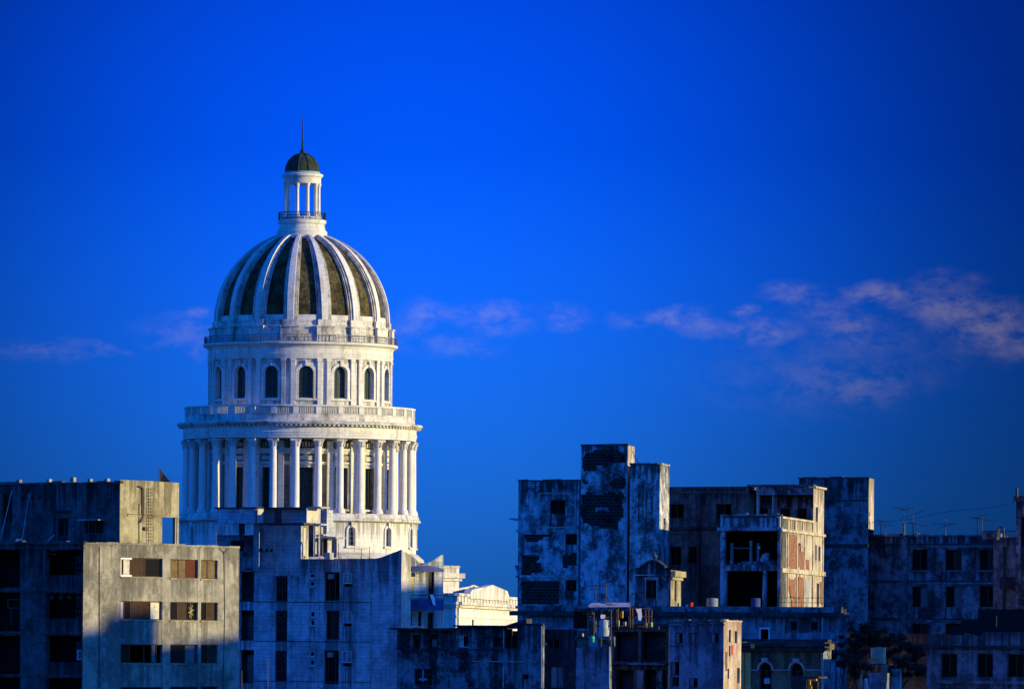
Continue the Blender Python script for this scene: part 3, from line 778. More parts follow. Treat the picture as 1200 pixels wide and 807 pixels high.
        if k == 1:
            mb = MB()
            for q in range(4):
                u = h[0]+(h[2]-h[0])*(.12+.24*q); z = h[3]-.3
                for t in range(4): mb.tube(Fr.pt(u-.25*math.cos(t*.8), z-.22*math.sin(t*.8), .25), Fr.pt(u+.25*math.cos(t*.8), z+.22*math.sin(t*.8), .25), .022, n=4)
            mb.build('lattice_rosettes', M['iron'], root)
        if k == 2:
            r_ = Fr.rect(87, 761, 96, 772.5); window(root, Fr, (r_[0], r_[1], r_[2]-.12, r_[3]), [(0, 1, 'sh_pale')], frame='white', depth=.34)
        if k == 5: 
            a = Fr.rect(6, 702, 23, 722); mb = MB()
            for (p, q) in (((a[0], a[3]), (a[2], a[3])), ((a[0], a[1]+.6), (a[2], a[1]+.6)), ((a[0], a[3]), (a[0], a[1]+.6)), ((a[0]+.3, a[1]+.6), (a[0]+.3, a[1]-.6)), ((a[2]-.2, a[1]+.6), (a[2]-.2, a[1]-.6))):
                mb.tube(Fr.pt(*p, .3), Fr.pt(*q, .3), .035, n=5)
            mb.build('pipe_frame', M['iron'], root)
    for y in (642.5, 692, 741.5, 791):
        band(root, Fr, y-1.2, y+.2, M['concrete_dk'], proud=.07, name='floor_band')
    shell(root, c.poly, min(zof(Fr, 97, 636), zof(S, 98, 636))-.2, M['concrete_dk'])
    # --- penthouse on the roof
    P0 = plan(140.5, 497, 600); dS = (math.sin(R(38.6)), math.cos(R(38.6))); P1 = hit(209.5, P0, dS, 600)
    dF = (-dS[1], dS[0]); PL = hit(-60, P0, dF, 600)
    ps = Wall(P0, P1); pf = Wall(PL, P0); zr = ztop-.5
    pr = thing('rooftop_room', 'rooftop room with a sunlit ochre wall carrying a ladder and bent pipe', 'penthouse', (P0[0], P0[1], zr))
    ho = ps.rect(190, 605.5, 205.3, 636.5); ho = (ho[0], zr, ho[2], ho[3]); h2 = ps.rect(206.6, 605.5, 208.3, 636); h2 = (h2[0], zr, h2[2], h2[3])
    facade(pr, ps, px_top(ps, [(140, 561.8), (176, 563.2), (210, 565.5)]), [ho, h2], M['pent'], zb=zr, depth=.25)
    mb = MB(); a = P1; b = (P1[0]+dF[0]*3.6, P1[1]+dF[1]*3.6); zt = zof(ps, 209, 565.5)
    # roof slab and rear supports of the open corner
    mb.q((P0[0], P0[1], zt-.3), (P1[0], P1[1], zt-.3), (P1[0]+dF[0]*12, P1[1]+dF[1]*12, zt-.3), (P0[0]+dF[0]*12, P0[1]+dF[1]*12, zt-.3))
    mb.build('roof', M['roof'], pr)
    e = hit(189.6, P0, dS, 600); mb = MB(); e2 = (e[0]+dF[0]*12, e[1]+dF[1]*12)
    zl = zof(ps, 200, 605)
    mb.q((e[0], e[1], zr), (e2[0], e2[1], zr), (e2[0], e2[1], zt-.31), (e[0], e[1], zt-.31))
    mb.build('inner_wall', M['pent_dk'], pr)
    door = pf.rect(2, 579, 14.5, 612); w1 = pf.rect(67, 607, 80, 628); w2 = pf.rect(99, 610.5, 121, 625)
    zpf = zof(pf, 140, 565.5)
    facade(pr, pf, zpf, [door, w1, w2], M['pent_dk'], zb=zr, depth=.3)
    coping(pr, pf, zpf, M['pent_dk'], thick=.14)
    for k, h in enumerate((door, w1, w2)):
        window(pr, pf, h, [(0, .5, 'glass'), (.5, 1, 'glass')], depth=.22)
    mb = MB()
    for x in (28, 38, 47):
        u, z = pf.uz(x, 583); 
        mb.lathe([(.0001, 0), (.13, .0)], (0, 0), 12); 
        n = len(mb.v)-24
        for q in range(n, len(mb.v)):
            a_, b_, _ = mb.v[q]; mb.v[q] = tuple(pf.pt(u+a_, z+b_, -.01))
        mb.build('vent_hole', M['room'], pr); mb = MB()
    pband(pr, pf, 63.2, 65.2, 568, 634, M['soot'], .05, 'downpipe'); band(pr, pf, 598, 599.5, M['soot'], 64, 84, name='door_canopy', proud=.25)
    # ladder and pipe
    mb = MB()
    for x in (172.3, 177.6): mb.tube(ps.pt(*ps.uz(x, 571), -.15), ps.pt(*ps.uz(x, 636), -.15), .025, n=5)
    for k in range(17):
        y = 573+k*3.7; mb.tube(ps.pt(*ps.uz(172.3, y), -.15), ps.pt(*ps.uz(177.6, y), -.15), .018, n=4)
    mb.build('ladder', M['rust'], pr)
    mb = MB(); pts = [(161, 569.5), (164.5, 570), (166.6, 573), (166.6, 604), (165, 609), (162.8, 611.5)]
    mb.path([ps.pt(*ps.uz(x, y), -.12) for x, y in pts], .06, 8); mb.path([ps.pt(*ps.uz(162.4, 590), -.06), ps.pt(*ps.uz(162.4, 636), -.06)], .03)
    mb.path([ps.pt(*ps.uz(149, 602), -.05), ps.pt(*ps.uz(189, 604), -.05)], .02); mb.build('bent_pipe', M['rust'], pr)
    q = MB(); h = ps.rect(167.5, 617, 172, 621); q.wbox(ps, h[0], h[2], h[1], h[3], -.2, -.01); q.build('meter_box', M['rust'], pr)
    q = MB(); u, z = ps.uz(149, 603.6); q.wbox(ps, u, ps.len+.03, z-.05, z+.03, -.07, -.003); q.build('ledge', M['pent'], pr)
    r0 = MB()
    for a_, b_ in (((P1[0], P1[1]), (P1[0]+dF[0]*.35, P1[1]+dF[1]*.35)),):
        r0.hexa([(a_[0], a_[1], zr), (b_[0], b_[1], zr), (b_[0]-.1, b_[1]-.15, zr), (a_[0]-.1, a_[1]-.15, zr), (a_[0], a_[1], zt-.31), (b_[0], b_[1], zt-.31), (b_[0]-.1, b_[1]-.15, zt-.31), (a_[0]-.1, a_[1]-.15, zt-.31)])
    r0.build('corner_post', M['pent'], pr)
    # small things on and before the rooftop room
    desc = ('leftmost', 'second from left', 'middle', 'second from right', 'rightmost')
    for k, (x, w_, hh) in enumerate(((21, .14, .2), (56, .14, .22), (84, .17, .32), (104, .12, .2), (124, .13, .2))):
        u, z = pf.uz(x, 565.5); mb = MB(); mb.wbox(pf, u-w_, u+w_, zpf+.11, zpf+.11+hh, .0, .3); p = pf.pt(u, zpf+.1, .15)
        o = mb.build('roof_block', M['pent']); tag(o, 'pale masonry stub on the dark roof edge, %s of five' % desc[k], 'roof stub', 'stubs along the left roof edge')
    for k, (xa, ya, xb, yb) in enumerate(((20.5, 575, 16, 633), (41, 578, 42.5, 628))):
        mb = MB(); a = pf.pt(*pf.uz(xa, ya), -.6); b = pf.pt(*pf.uz(xb, yb), -1.6); b.z = zr+.3 if k == 0 else zr+.3
        mb.tube(a, b, .035, n=5); o = mb.build('leaning_pole', M['trim']); tag(o, ('thin pale pole leaning crookedly on the dark rooftop wall at far left', 'thin upright pale pole standing over a small white box on the roof')[k], 'pole', 'poles on the left roof')
    mb = MB(); a = pf.pt(*pf.uz(43.3, 631), -1.9); mb.box((a.x, a.y, zr+.62), (.14, .14, .26), .6)
    mb.box((a.x, a.y, zr+.90), (.165, .165, .03), .6); o = mb.build('vent_box', M['white']); tag(o, 'small whitish box on the roof edge under the upright pole', 'vent')
    mb = MB(); u0, z = pf.uz(99, 609); u1 = pf.uz(124, 609)[0]; mb.wbox(pf, u0, u1, z-.04, z+.03, -.8, -.0); mb.build('window_canopy', M['trim'], pr)
    mb = MB(); u, z = pf.uz(112, 611); mb.tube(pf.pt(u, z, -.75), pf.pt(u, zr, -.75), .025, n=5); mb.build('canopy_prop', M['iron'], pr)
    mb = MB(); mb.tube(pf.pt(*pf.uz(79, 627), -1.4), pf.pt(*pf.uz(73.5, 634), -1.6), .05, n=5); o = mb.build('plank', M['trim']); tag(o, 'short pale plank lying tilted on the roof before the dark door', 'plank')
    shell_poly = [PL, P0, (P0[0]+dS[0]*7, P0[1]+dS[1]*7), (PL[0]+dS[0]*7, PL[1]+dS[1]*7)]
    # flag behind
    b0 = P(186.6, 600, 508); top = P(186.3, 545, 508)
    fl = thing('flag', 'dark flag hanging limp from a thin pole behind the ochre rooftop wall', 'flag', (b0.x, b0.y, zr))
    mb = MB(); mb.tube((b0.x, b0.y, zr), top, .03, n=6); mb.build('flagpole', M['darkmetal'], fl)
    mb = MB(); pts = [P(186.8, 548, 508), P(191.5, 554.5, 508.2), (P(198.8, 562.5, 508.1)), P(199, 565, 508.0), P(192, 567, 508.3), P(187, 567, 508)]
    for d in (0, .05): mb.q(*[p+Vector((0, d, 0)) for p in pts])
    for i in range(6):
        a, b = pts[i], pts[(i+1) % 6]; o = Vector((0, .05, 0)); mb.q(a, b, b+o, a+o)
    mb.build('flag_cloth', M['blackcloth'], fl)
build_left()

# ================================================================== MIDDLE BLOCK (painted flats below the dome)
def build_mid():
    c = Corner(470, 560, 27, 213, 495, 27, 720)
    root = thing('apartment_block', 'blue-shaded apartment block below the dome with stair tower and curved roof parapet', 'apartment building', c.base())
    W, S = c.front, c.side
    W.len = W.len
    mw = M['midwall']
    tall = [(323, 669, 337, 704), (322.5, 715, 336.5, 750.5), (322, 762, 336, 797.5)]
    dbl = [(362.5, 671, 368.5, 677.5), (362.5, 680, 368.5, 687), (363, 715.5, 369, 723), (363, 725.5, 369, 733), (362.5, 762, 368.5, 769), (362.5, 772, 368.5, 779.5)]
    big = [(379.5, 670, 398, 703.5), (381, 715, 397.5, 749), (379, 761.5, 397, 801)]
    shut = [(402, 671, 412.5, 687), (401.5, 716, 412, 733.5), (400.5, 762, 412, 780)]
    bays = [(281, 669.5, 297.5, 704.5), (281, 714.5, 297.5, 750), (281, 761, 297.5, 800)]
    holes = []
    for i, r_ in enumerate(tall):
        h = W.rect(*r_); holes.append(h); window(root, W, h, [(0, .5, 'glass'), (.5, 1, 'glass')], frame='darkmetal', depth=.25)
        grille(root, W, h, depth=.08)
    for r_ in dbl: h = W.rect(*r_); holes.append(h); o = window(root, W, h, [(0, 1, 'glass')], frame='white', depth=.12, fw=.08, sill='trim')
    for i, r_ in enumerate(big):
        h = W.rect(*r_); holes.append(h)
        o = window(root, W, h, [[(0, .25, 'open'), (.25, .65, 'glass'), (.65, 1, 'open')], [(0, .3, 'glass'), (.3, 1, 'sh_brown')], [(0, .2, 'open'), (.2, .7, 'glass'), (.7, 1, 'glass')]][i], frame='wood', depth=.3)
        if i != 1:
            mb = MB(); u0, u1 = h[0]+(h[2]-h[0])*.2, h[0]+(h[2]-h[0])*.6; mb.wbox(W, u0, u1, h[3]-.55, h[3]-.15, .1, .2); mb.build('awning_board', M['sh_pale'], o)
    for r_ in shut:
        h = W.rect(*r_); holes.append(h); hh = (h[0], h[1]+(h[3]-h[1])*.22, h[2], h[3]); window(root, W, hh, [(0, .5, 'sh_pale'), (.5, 1, 'sh_pale')], frame='midpale' if 0 else 'white', depth=.08)
    for i, r_ in enumerate(bays):
        h = W.rect(*r_); holes.append(h); mb = MB()
        for (a, b) in ((h[1], h[3]),):
            mb.q(W.pt(h[0]-.5, a, 1.4), W.pt(h[2], a, 1.4), W.pt(h[2], b, 1.4), W.pt(h[0]-.5, b, 1.4))
            mb.q(W.pt(h[0]-.5, a, .3), W.pt(h[2], a, .3), W.pt(h[2], a, 1.4), W.pt(h[0]-.5, a, 1.4)); mb.q(W.pt(h[0]-.5, b, .3), W.pt(h[2], b, .3), W.pt(h[2], b, 1.4), W.pt(h[0]-.5, b, 1.4))
            mb.q(W.pt(h[2], a, .3), W.pt(h[2], a, 1.4), W.pt(h[2], b, 1.4), W.pt(h[2], b, .3))
        mb.build('balcony_recess', M['ruin_dk'], root)
        railing(root, W, h[0], h[2], h[1], h=1.0, d=.05)
        if i == 1 or i == 2:
            g = (h[0]+.1, h[1], h[2]-.1, h[3]-.4); mb = MB(); mb.wbox(W, g[0], g[2], g[1], g[3], 1.1, 1.3); mb.build('balcony_door', M['sh_pale'] if i == 2 else M['curtain'], root)
    top = px_top(W, [(213, 668), (300, 668), (301, 655), (440, 654), (447, 652.5), (456, 649), (464, 646), (470, 643.5)])
    tz = zof(W, 330, 614)
    facade(root, W, top, holes, mw, depth=.3)
    # horizontal and vertical joints
    for y in (705, 751, 798): band(root, W, y-.3, y+.6, M['soot'], 298, 436, name='floor_joint', proud=.03)
    for x in (318.5, 341, 374, 416, 436):
        pband(root, W, x-.25, x+.25, 657, 806, mw, .04, 'wall_rib')
    pband(root, W, 434, 435.2, 655, 806, M['midpale'], .06, 'downpipe')
    # stair tower rising over the roof
    z0 = zof(W, 330, 657)
    uL, uR = W.uz(303.5, 630)[0], W.uz(353, 630)[0]
    Tm = MB(); 
    a, b = W.pt(uL, 0), W.pt(uR, 0); tw = Wall((a.x, a.y), (b.x, b.y)); dS = (math.sin(R(20)), math.cos(R(20)))
    pR = hit(362, tw.B, dS, 630); side = Wall(tw.B, pR); zt = zof(tw, 330, 613.5)
    # tower front sits 3 cm proud of the main wall
    for w in (tw,):
        mb = MB(); mb.wbox(tw, 0, tw.len, z0-1.2, zt, -.03, .2); mb.build('tower_wall', mw, root)
    mb = MB(); n = Vector((math.sin(R(20)), math.cos(R(20))))
    facade(root, side, zt, [(.5, z0+.3, side.len*.55, zt-.4)], M['midpale'], zb=z0-1.5, depth=.3, name='tower_side_wall')
    h = (.5, z0+.3, side.len*.55, zt-.4); window(root, side, h, [(0, 1, 'sh_tan')], frame='wood', depth=.15)
    e = MB(); q0, q1 = Vector((*tw.A, 0)), Vector((*side.B, 0)); off = side.B-side.A
    e.q((tw.A.x, tw.A.y, z0-1.5), (tw.A.x+off.x, tw.A.y+off.y, z0-1.5), (tw.A.x+off.x, tw.A.y+off.y, zt), (tw.A.x, tw.A.y, zt))
    e.q((tw.A.x+off.x, tw.A.y+off.y, z0-1.5), (side.B.x, side.B.y, z0-1.5), (side.B.x, side.B.y, zt), (tw.A.x+off.x, tw.A.y+off.y, zt))
    e.q((tw.A.x, tw.A.y, zt-.01), (tw.B.x, tw.B.y, zt-.01), (side.B.x, side.B.y, zt-.01), (tw.A.x+off.x, tw.A.y+off.y, zt-.01)); e.build('tower_rear_wall', mw, root)
    # three small holes
    for x in (303, 310, 315.5):
        u, z = tw.uz(x+3, 644.5); mb = MB(); mb.wbox(tw, u-.12, u+.12, z-.12, z+.12, -.036, -.031); mb.build('vent_hole', M['room'], root)
    band(root, tw, 645.5, 646.3, M['soot'], 304, 318, proud=.06, name='pipe_ledge')
    # water room on top: slab, recessed parapet, lit ends
    def blockpx(x0, x1, y0, y1, Yd, mat, name, r=31, deep=2.5, rs=20, xr=None, par=root):
        cc = Corner(x1, Yd, r, x0, xr, rs, (y0+y1)/2, depth=None if xr else deep)
        if xr: cc = Corner(x1, Yd, r, x0, xr, rs, (y0+y1)/2)
        za, zb_ = zof(cc.front, (x0+x1)/2, y1), zof(cc.front, (x0+x1)/2, y0)
        mb = MB(); p = [Vector((*q, za)) for q in cc.poly]; t = [Vector((*q, zb_)) for q in cc.poly]; mb.hexa(p+t)
        o = mb.build(name, mat, par); return o, cc, za, zb_
    dk = M['soot']
    blockpx(254, 299.5, 595.8, 613, 563.6, mw, 'roof_parapet', deep=1.6)
    blockpx(251, 301.5, 594, 595.6, 563.3, dk, 'roof_slab', deep=2.2)
    blockpx(301, 302, 595.8, 612.5, 562.9, M['midpale'], 'roof_pier', rs=20, xr=309)
    blockpx(309, 358, 596.5, 612, 563.8, mw, 'roof_parapet', deep=.6)
    blockpx(321.5, 329, 596.8, 612.2, 563.5, dk, 'stained_panel', deep=.2)
    blockpx(302, 361, 594, 596.2, 562.6, dk, 'roof_slab', deep=3.2)
    blockpx(303, 356, 612.2, 614.6, 559.4, dk, 'roof_slab', deep=2.6)
    blockpx(358.5, 359.5, 595, 612.2, 561.6, M['midpale'], 'roof_pier', rs=20, xr=375.5)
    blockpx(375.5, 383, 597, 628, 566.6, mw, 'roof_pier', deep=1.4)
    blockpx(361, 376, 593.2, 595.2, 561.4, M['trim'], 'roof_slab', deep=2)
    # lower left gallery: beam, posts, dark opening
    blockpx(254, 303, 626.5, 668, 565.8, M['low'], 'stained_wall', deep=1.5)
    for x in (256, 260): blockpx(x-1.6, x+1.6, 613, 626.5, 564.5, mw, 'gallery_post', deep=.3)
    for x0, x1 in ((267.8, 268.8), (280, 286)): blockpx(x0, x1, 613, 626.5, 564.8, mw if x1-x0 < 2 else dk, 'gallery_post', deep=.2)
    blockpx(297, 303.6, 613, 668, 564.9, mw, 'gallery_post', deep=.2)
    h = W.rect(270.5, 633, 285, 645.5); mb = MB(); 
    o, cc, za, zb_ = blockpx(270.5, 285, 633, 645.5, 563.9, M['room'], 'dark_opening', deep=.1)
    # pipes and blocks on the lit side of the tower
    for k, (x0, x1, y0, y1, Yd, mt, xr) in enumerate(((355, 355.6, 618, 651, 561, 'midpale', 358.6), (361.5, 366.5, 614.5, 652, 562.4, 'low', 367.5), (368, 369.5, 615, 652, 561.6, 'midpale', 373.4), (375, 376.5, 617, 651, 562.6, 'midpale', 378.5), (378.5, 383.4, 629, 652, 563, 'soot', 384), (383, 384, 631, 651, 561.8, 'midpale', 388.4), (388.6, 394.6, 631, 653, 563.6, 'midwall', 395), (380, 386.5, 647, 655, 561.2, 'trim', 391))):
        blockpx(x0, x1, y0, y1, Yd, M[mt], 'roof_pier', rs=15, xr=xr)
    blockpx(369, 376, 613.2, 615, 561.2, M['trim'], 'roof_slab', deep=2); blockpx(376, 393.5, 628.6, 630.4, 561, M['trim'], 'roof_slab', deep=2.2, rs=20); blockpx(374, 378.8, 625.5, 627, 561.6, M['trim'], 'roof_slab', deep=1.5)
    # lit side of the wing: narrow pier, balconies with blue awning
    mb = MB()
    S1 = Wall(c.C, hit(481.5, c.C, (math.sin(R(27)), math.cos(R(27))), 700)); top1 = px_top(S1, [(470, 643.5), (481.5, 650.5)])
    facade(root, S1, top1, [], M['midpale'], name='side_wall')
    d = (math.sin(R(27)), math.cos(R(27))); nrm = Vector((math.cos(R(27)), -math.sin(R(27))))
    A2 = S1.B-nrm*1.7; B2 = hit(518, A2, (.80, .60), 700); S2 = Wall(A2, B2)
    top2 = px_top(S2, [(476, 647), (488, 655.5), (493.5, 661.5), (503, 658.5), (511, 654), (518, 649.5)])
    hs = [S2.rect(502, 669, 509, 706), S2.rect(490, 716, 494, 738), S2.rect(501, 717, 508, 740), S2.rect(476, 720, 482.5, 737)]
    facade(root, S2, top2, hs, mw, depth=.25, name='balcony_wall')
    for h in hs: window(root, S2, h, [(0, 1, 'glass')], frame='wood', depth=.18)
    u1 = S2.uz(484.6, 690)[0]; mb = MB(); zt2, zb2 = S2.uz(480, 671)[1], S2.uz(480, 701)[1]; mb.wbox(S2, -.0, u1, zb2, zt2, -.05, -.004); mb.build('sunlit_yellow_panel', M['tape_sun_yellow'], root)  # yellow wall painted extra bright to look sunlit
    o2 = Vector(S1.B); rp = MB(); rp.q((S1.B.x, S1.B.y, 0), (A2.x, A2.y, 0), (A2.x, A2.y, zof(S1, 481, 651)), (S1.B.x, S1.B.y, zof(S1, 481, 651))); rp.build('return_wall', mw, root)
    E = Wall(B2, (B2[0]+.05, B2[1]+4)); facade(root, E, zof(S2, 518, 649.5), [], M['midpale'], name='end_wall')
    # awning (curved) and balcony
    B0 = S1.B; B1 = hit(519.5, B0, (.86, .51), 690); bw = Wall(B0, B1)
    for (y0, y1, nm, bulge, x1f) in ((662.5, 669.5, 'awning', .5, 1), (702, 714.5, 'balcony_parapet', .45, 1)):
        mb = MB(); n = 10; zt_, zb_ = bw.uz(495, y0)[1], bw.uz(495, y1)[1]; prev = None
        for k in range(n+1):
            u = bw.len*k/n*1.0; dd = -bulge*math.sin(math.pi*min(1, k/n*.9+.05)) ; cur = (u, dd)
            if prev:
                (ua, da), (ub, db) = prev, cur; rise = .35 if nm == 'awning' else 0
                zA = zt_-(rise*.9*(ua/bw.len-.35)**2*2); zB = zt_-(rise*.9*(ub/bw.len-.35)**2*2)
                mb.hexa([bw.pt(ua, zb_, da), bw.pt(ub, zb_, db), bw.pt(ub, zb_, db+.14), bw.pt(ua, zb_, da+.14), bw.pt(ua, zA, da), bw.pt(ub, zB, db), bw.pt(ub, zB, db+.14), bw.pt(ua, zA, da+.14)])
                zz = zB if nm == 'awning' else zb_+.14
                mb.q(bw.pt(ua, zz-.05, da+.14), bw.pt(ub, zz-.05, db+.14), bw.pt(ub, zz-.05, 2.4), bw.pt(ua, zz-.05, 2.4))
            prev = cur
        mb.build(nm, M['bluepaint'], root)
    railing(root, bw, .1, bw.len-.1, bw.uz(495, 702)[1], h=.35, d=-.2)
    shell(root, [c.Lp, c.C, tuple(A2), tuple(B2), (B2[0]+.05, B2[1]+4), (c.Lp[0]+8, c.Lp[1]+14)], zof(W, 400, 657), mw, open_edges=(0, 1, 2, 3, 4) if 0 else (0, 1, 2))
    # washing over the balcony
    mb = MB(); pts = [(503.5, 696.5), (507.5, 696), (509.5, 702), (510, 709.5), (507.5, 708), (505.5, 702)]
    uzs = [bw.uz(x, y, -.55) for x, y in pts]
    for d_ in (-.58, -.53): mb.q(*[bw.pt(u, z, d_) for u, z in uzs])
    for i in range(6): a, b = uzs[i], uzs[(i+1) % 6]; mb.q(bw.pt(*a, -.58), bw.pt(*b, -.58), bw.pt(*b, -.53), bw.pt(*a, -.53))
    o = mb.build('hanging_towel', M['cloth']); tag(o, 'pale blue towel hung over the blue curved balcony', 'towel')
build_mid()

def roof_mast(x, y0, y1, Yd, label, cross=True):
    a, b = P(x, y1, Yd), P(x, y0, Yd); t = thing('antenna', label, 'antenna', tuple(a), 'thin aerials on the middle roof'); mb = MB(); mb.tube(a, b, .035, .025, n=5); mb.build('mast', M['iron'], t)
    if cross:
        mb = MB(); c = a.lerp(b, .93); mb.tube(c-Vector((.5, 0, 0)), c+Vector((.5, 0, .04)), .022, n=4)
        for k in (-.4, -.15, .12, .38): mb.tube(c+Vector((k, -.3, 0)), c+Vector((k, .3, 0)), .018, n=4)
        mb.build('crossbar', M['iron'], t)
for a in ((396.8, 636, 655, 566, 'bare thin aerial left of the crossbar one on the middle roof', False), (423.5, 642, 655, 565, 'short aerial with a crossbar on the middle roof below the dome'), (433, 640, 655, 564.5, 'bare thin aerial next to the rising curved parapet', False),
          (253.5, 621, 640, 556, 'rusty aerial standing by the left end of the stair tower'), (283.5, 785, 830, 552, 'thick pole rising before the lowest balcony at left', False), (314, 771, 830, 551, 'tall thin pole rising before the blue-shaded flats', False)):
    roof_mast(*a)
# ================================================================== shared small builders
def block(x0, x1, y0, y1, Yd, mat, name, r=31, deep=2.5, rs=20, xr=None, par=None, zb=None):
    cc = Corner(x1, Yd, r, x0, xr, rs, (y0+y1)/2, depth=None if xr else deep)
    za, zt = zof(cc.front, (x0+x1)/2, y1), zof(cc.front, (x0+x1)/2, y0)
    if zb is not None: za = zb
    mb = MB(); mb.hexa([Vector((*q, za)) for q in cc.poly]+[Vector((*q, zt)) for q in cc.poly])
    o = mb.build(name, mat, par); return o, cc, za, zt
def recess(root, w, h, d, mat, name='room_recess', d0=.25, skew=0):
    class K: pass
    w0 = w; w = K(); w.pt = lambda u, z, d=0: w0.pt(u-(d-d0)*skew if d > d0 else u, z, d)
    mb = MB(); a, b = h[1], h[3]
    mb.q(w.pt(h[0], a, d), w.pt(h[2], a, d), w.pt(h[2], b, d), w.pt(h[0], b, d))
    mb.q(w.pt(h[0], a, d0), w.pt(h[2], a, d0), w.pt(h[2], a, d), w.pt(h[0], a, d))
    mb.q(w.pt(h[0], b, d0), w.pt(h[2], b, d0), w.pt(h[2], b, d), w.pt(h[0], b, d))
    for u in (h[0], h[2]): mb.q(w.pt(u, a, d0), w.pt(u, a, d), w.pt(u, b, d), w.pt(u, b, d0))
    return mb.build(name, mat, root)
def antenna(x, y0, y1, Yd, arms, label, lean=0, grp='television aerials on the far roof'):
    a = P(x, y1, Yd); b = P(x+lean, y0, Yd); mb = MB(); mb.tube(a, b, .06, .045, n=5)
    t = thing('antenna', label, 'antenna', tuple(a), grp); mb.build('mast', M['darkmetal'], t); mb = MB()
    for (f, w, s) in arms:
        c = a.lerp(b, f); mb.tube(c-Vector((w, 0, w*s)), c+Vector((w, 0, w*s)), .035, n=4)
        for k in range(-2, 3):
            q = c+Vector((w*k/2.5, 0, w*s*k/2.5)); mb.tube(q-Vector((0, .5, 0)), q+Vector((0, .5, 0)), .03, n=4)
            if f > .9: mb.tube(q-Vector((0, 0, .12)), q+Vector((0, 0, .12)), .02, n=4)
    mb.build('crossbar', M['darkmetal'], t); return t

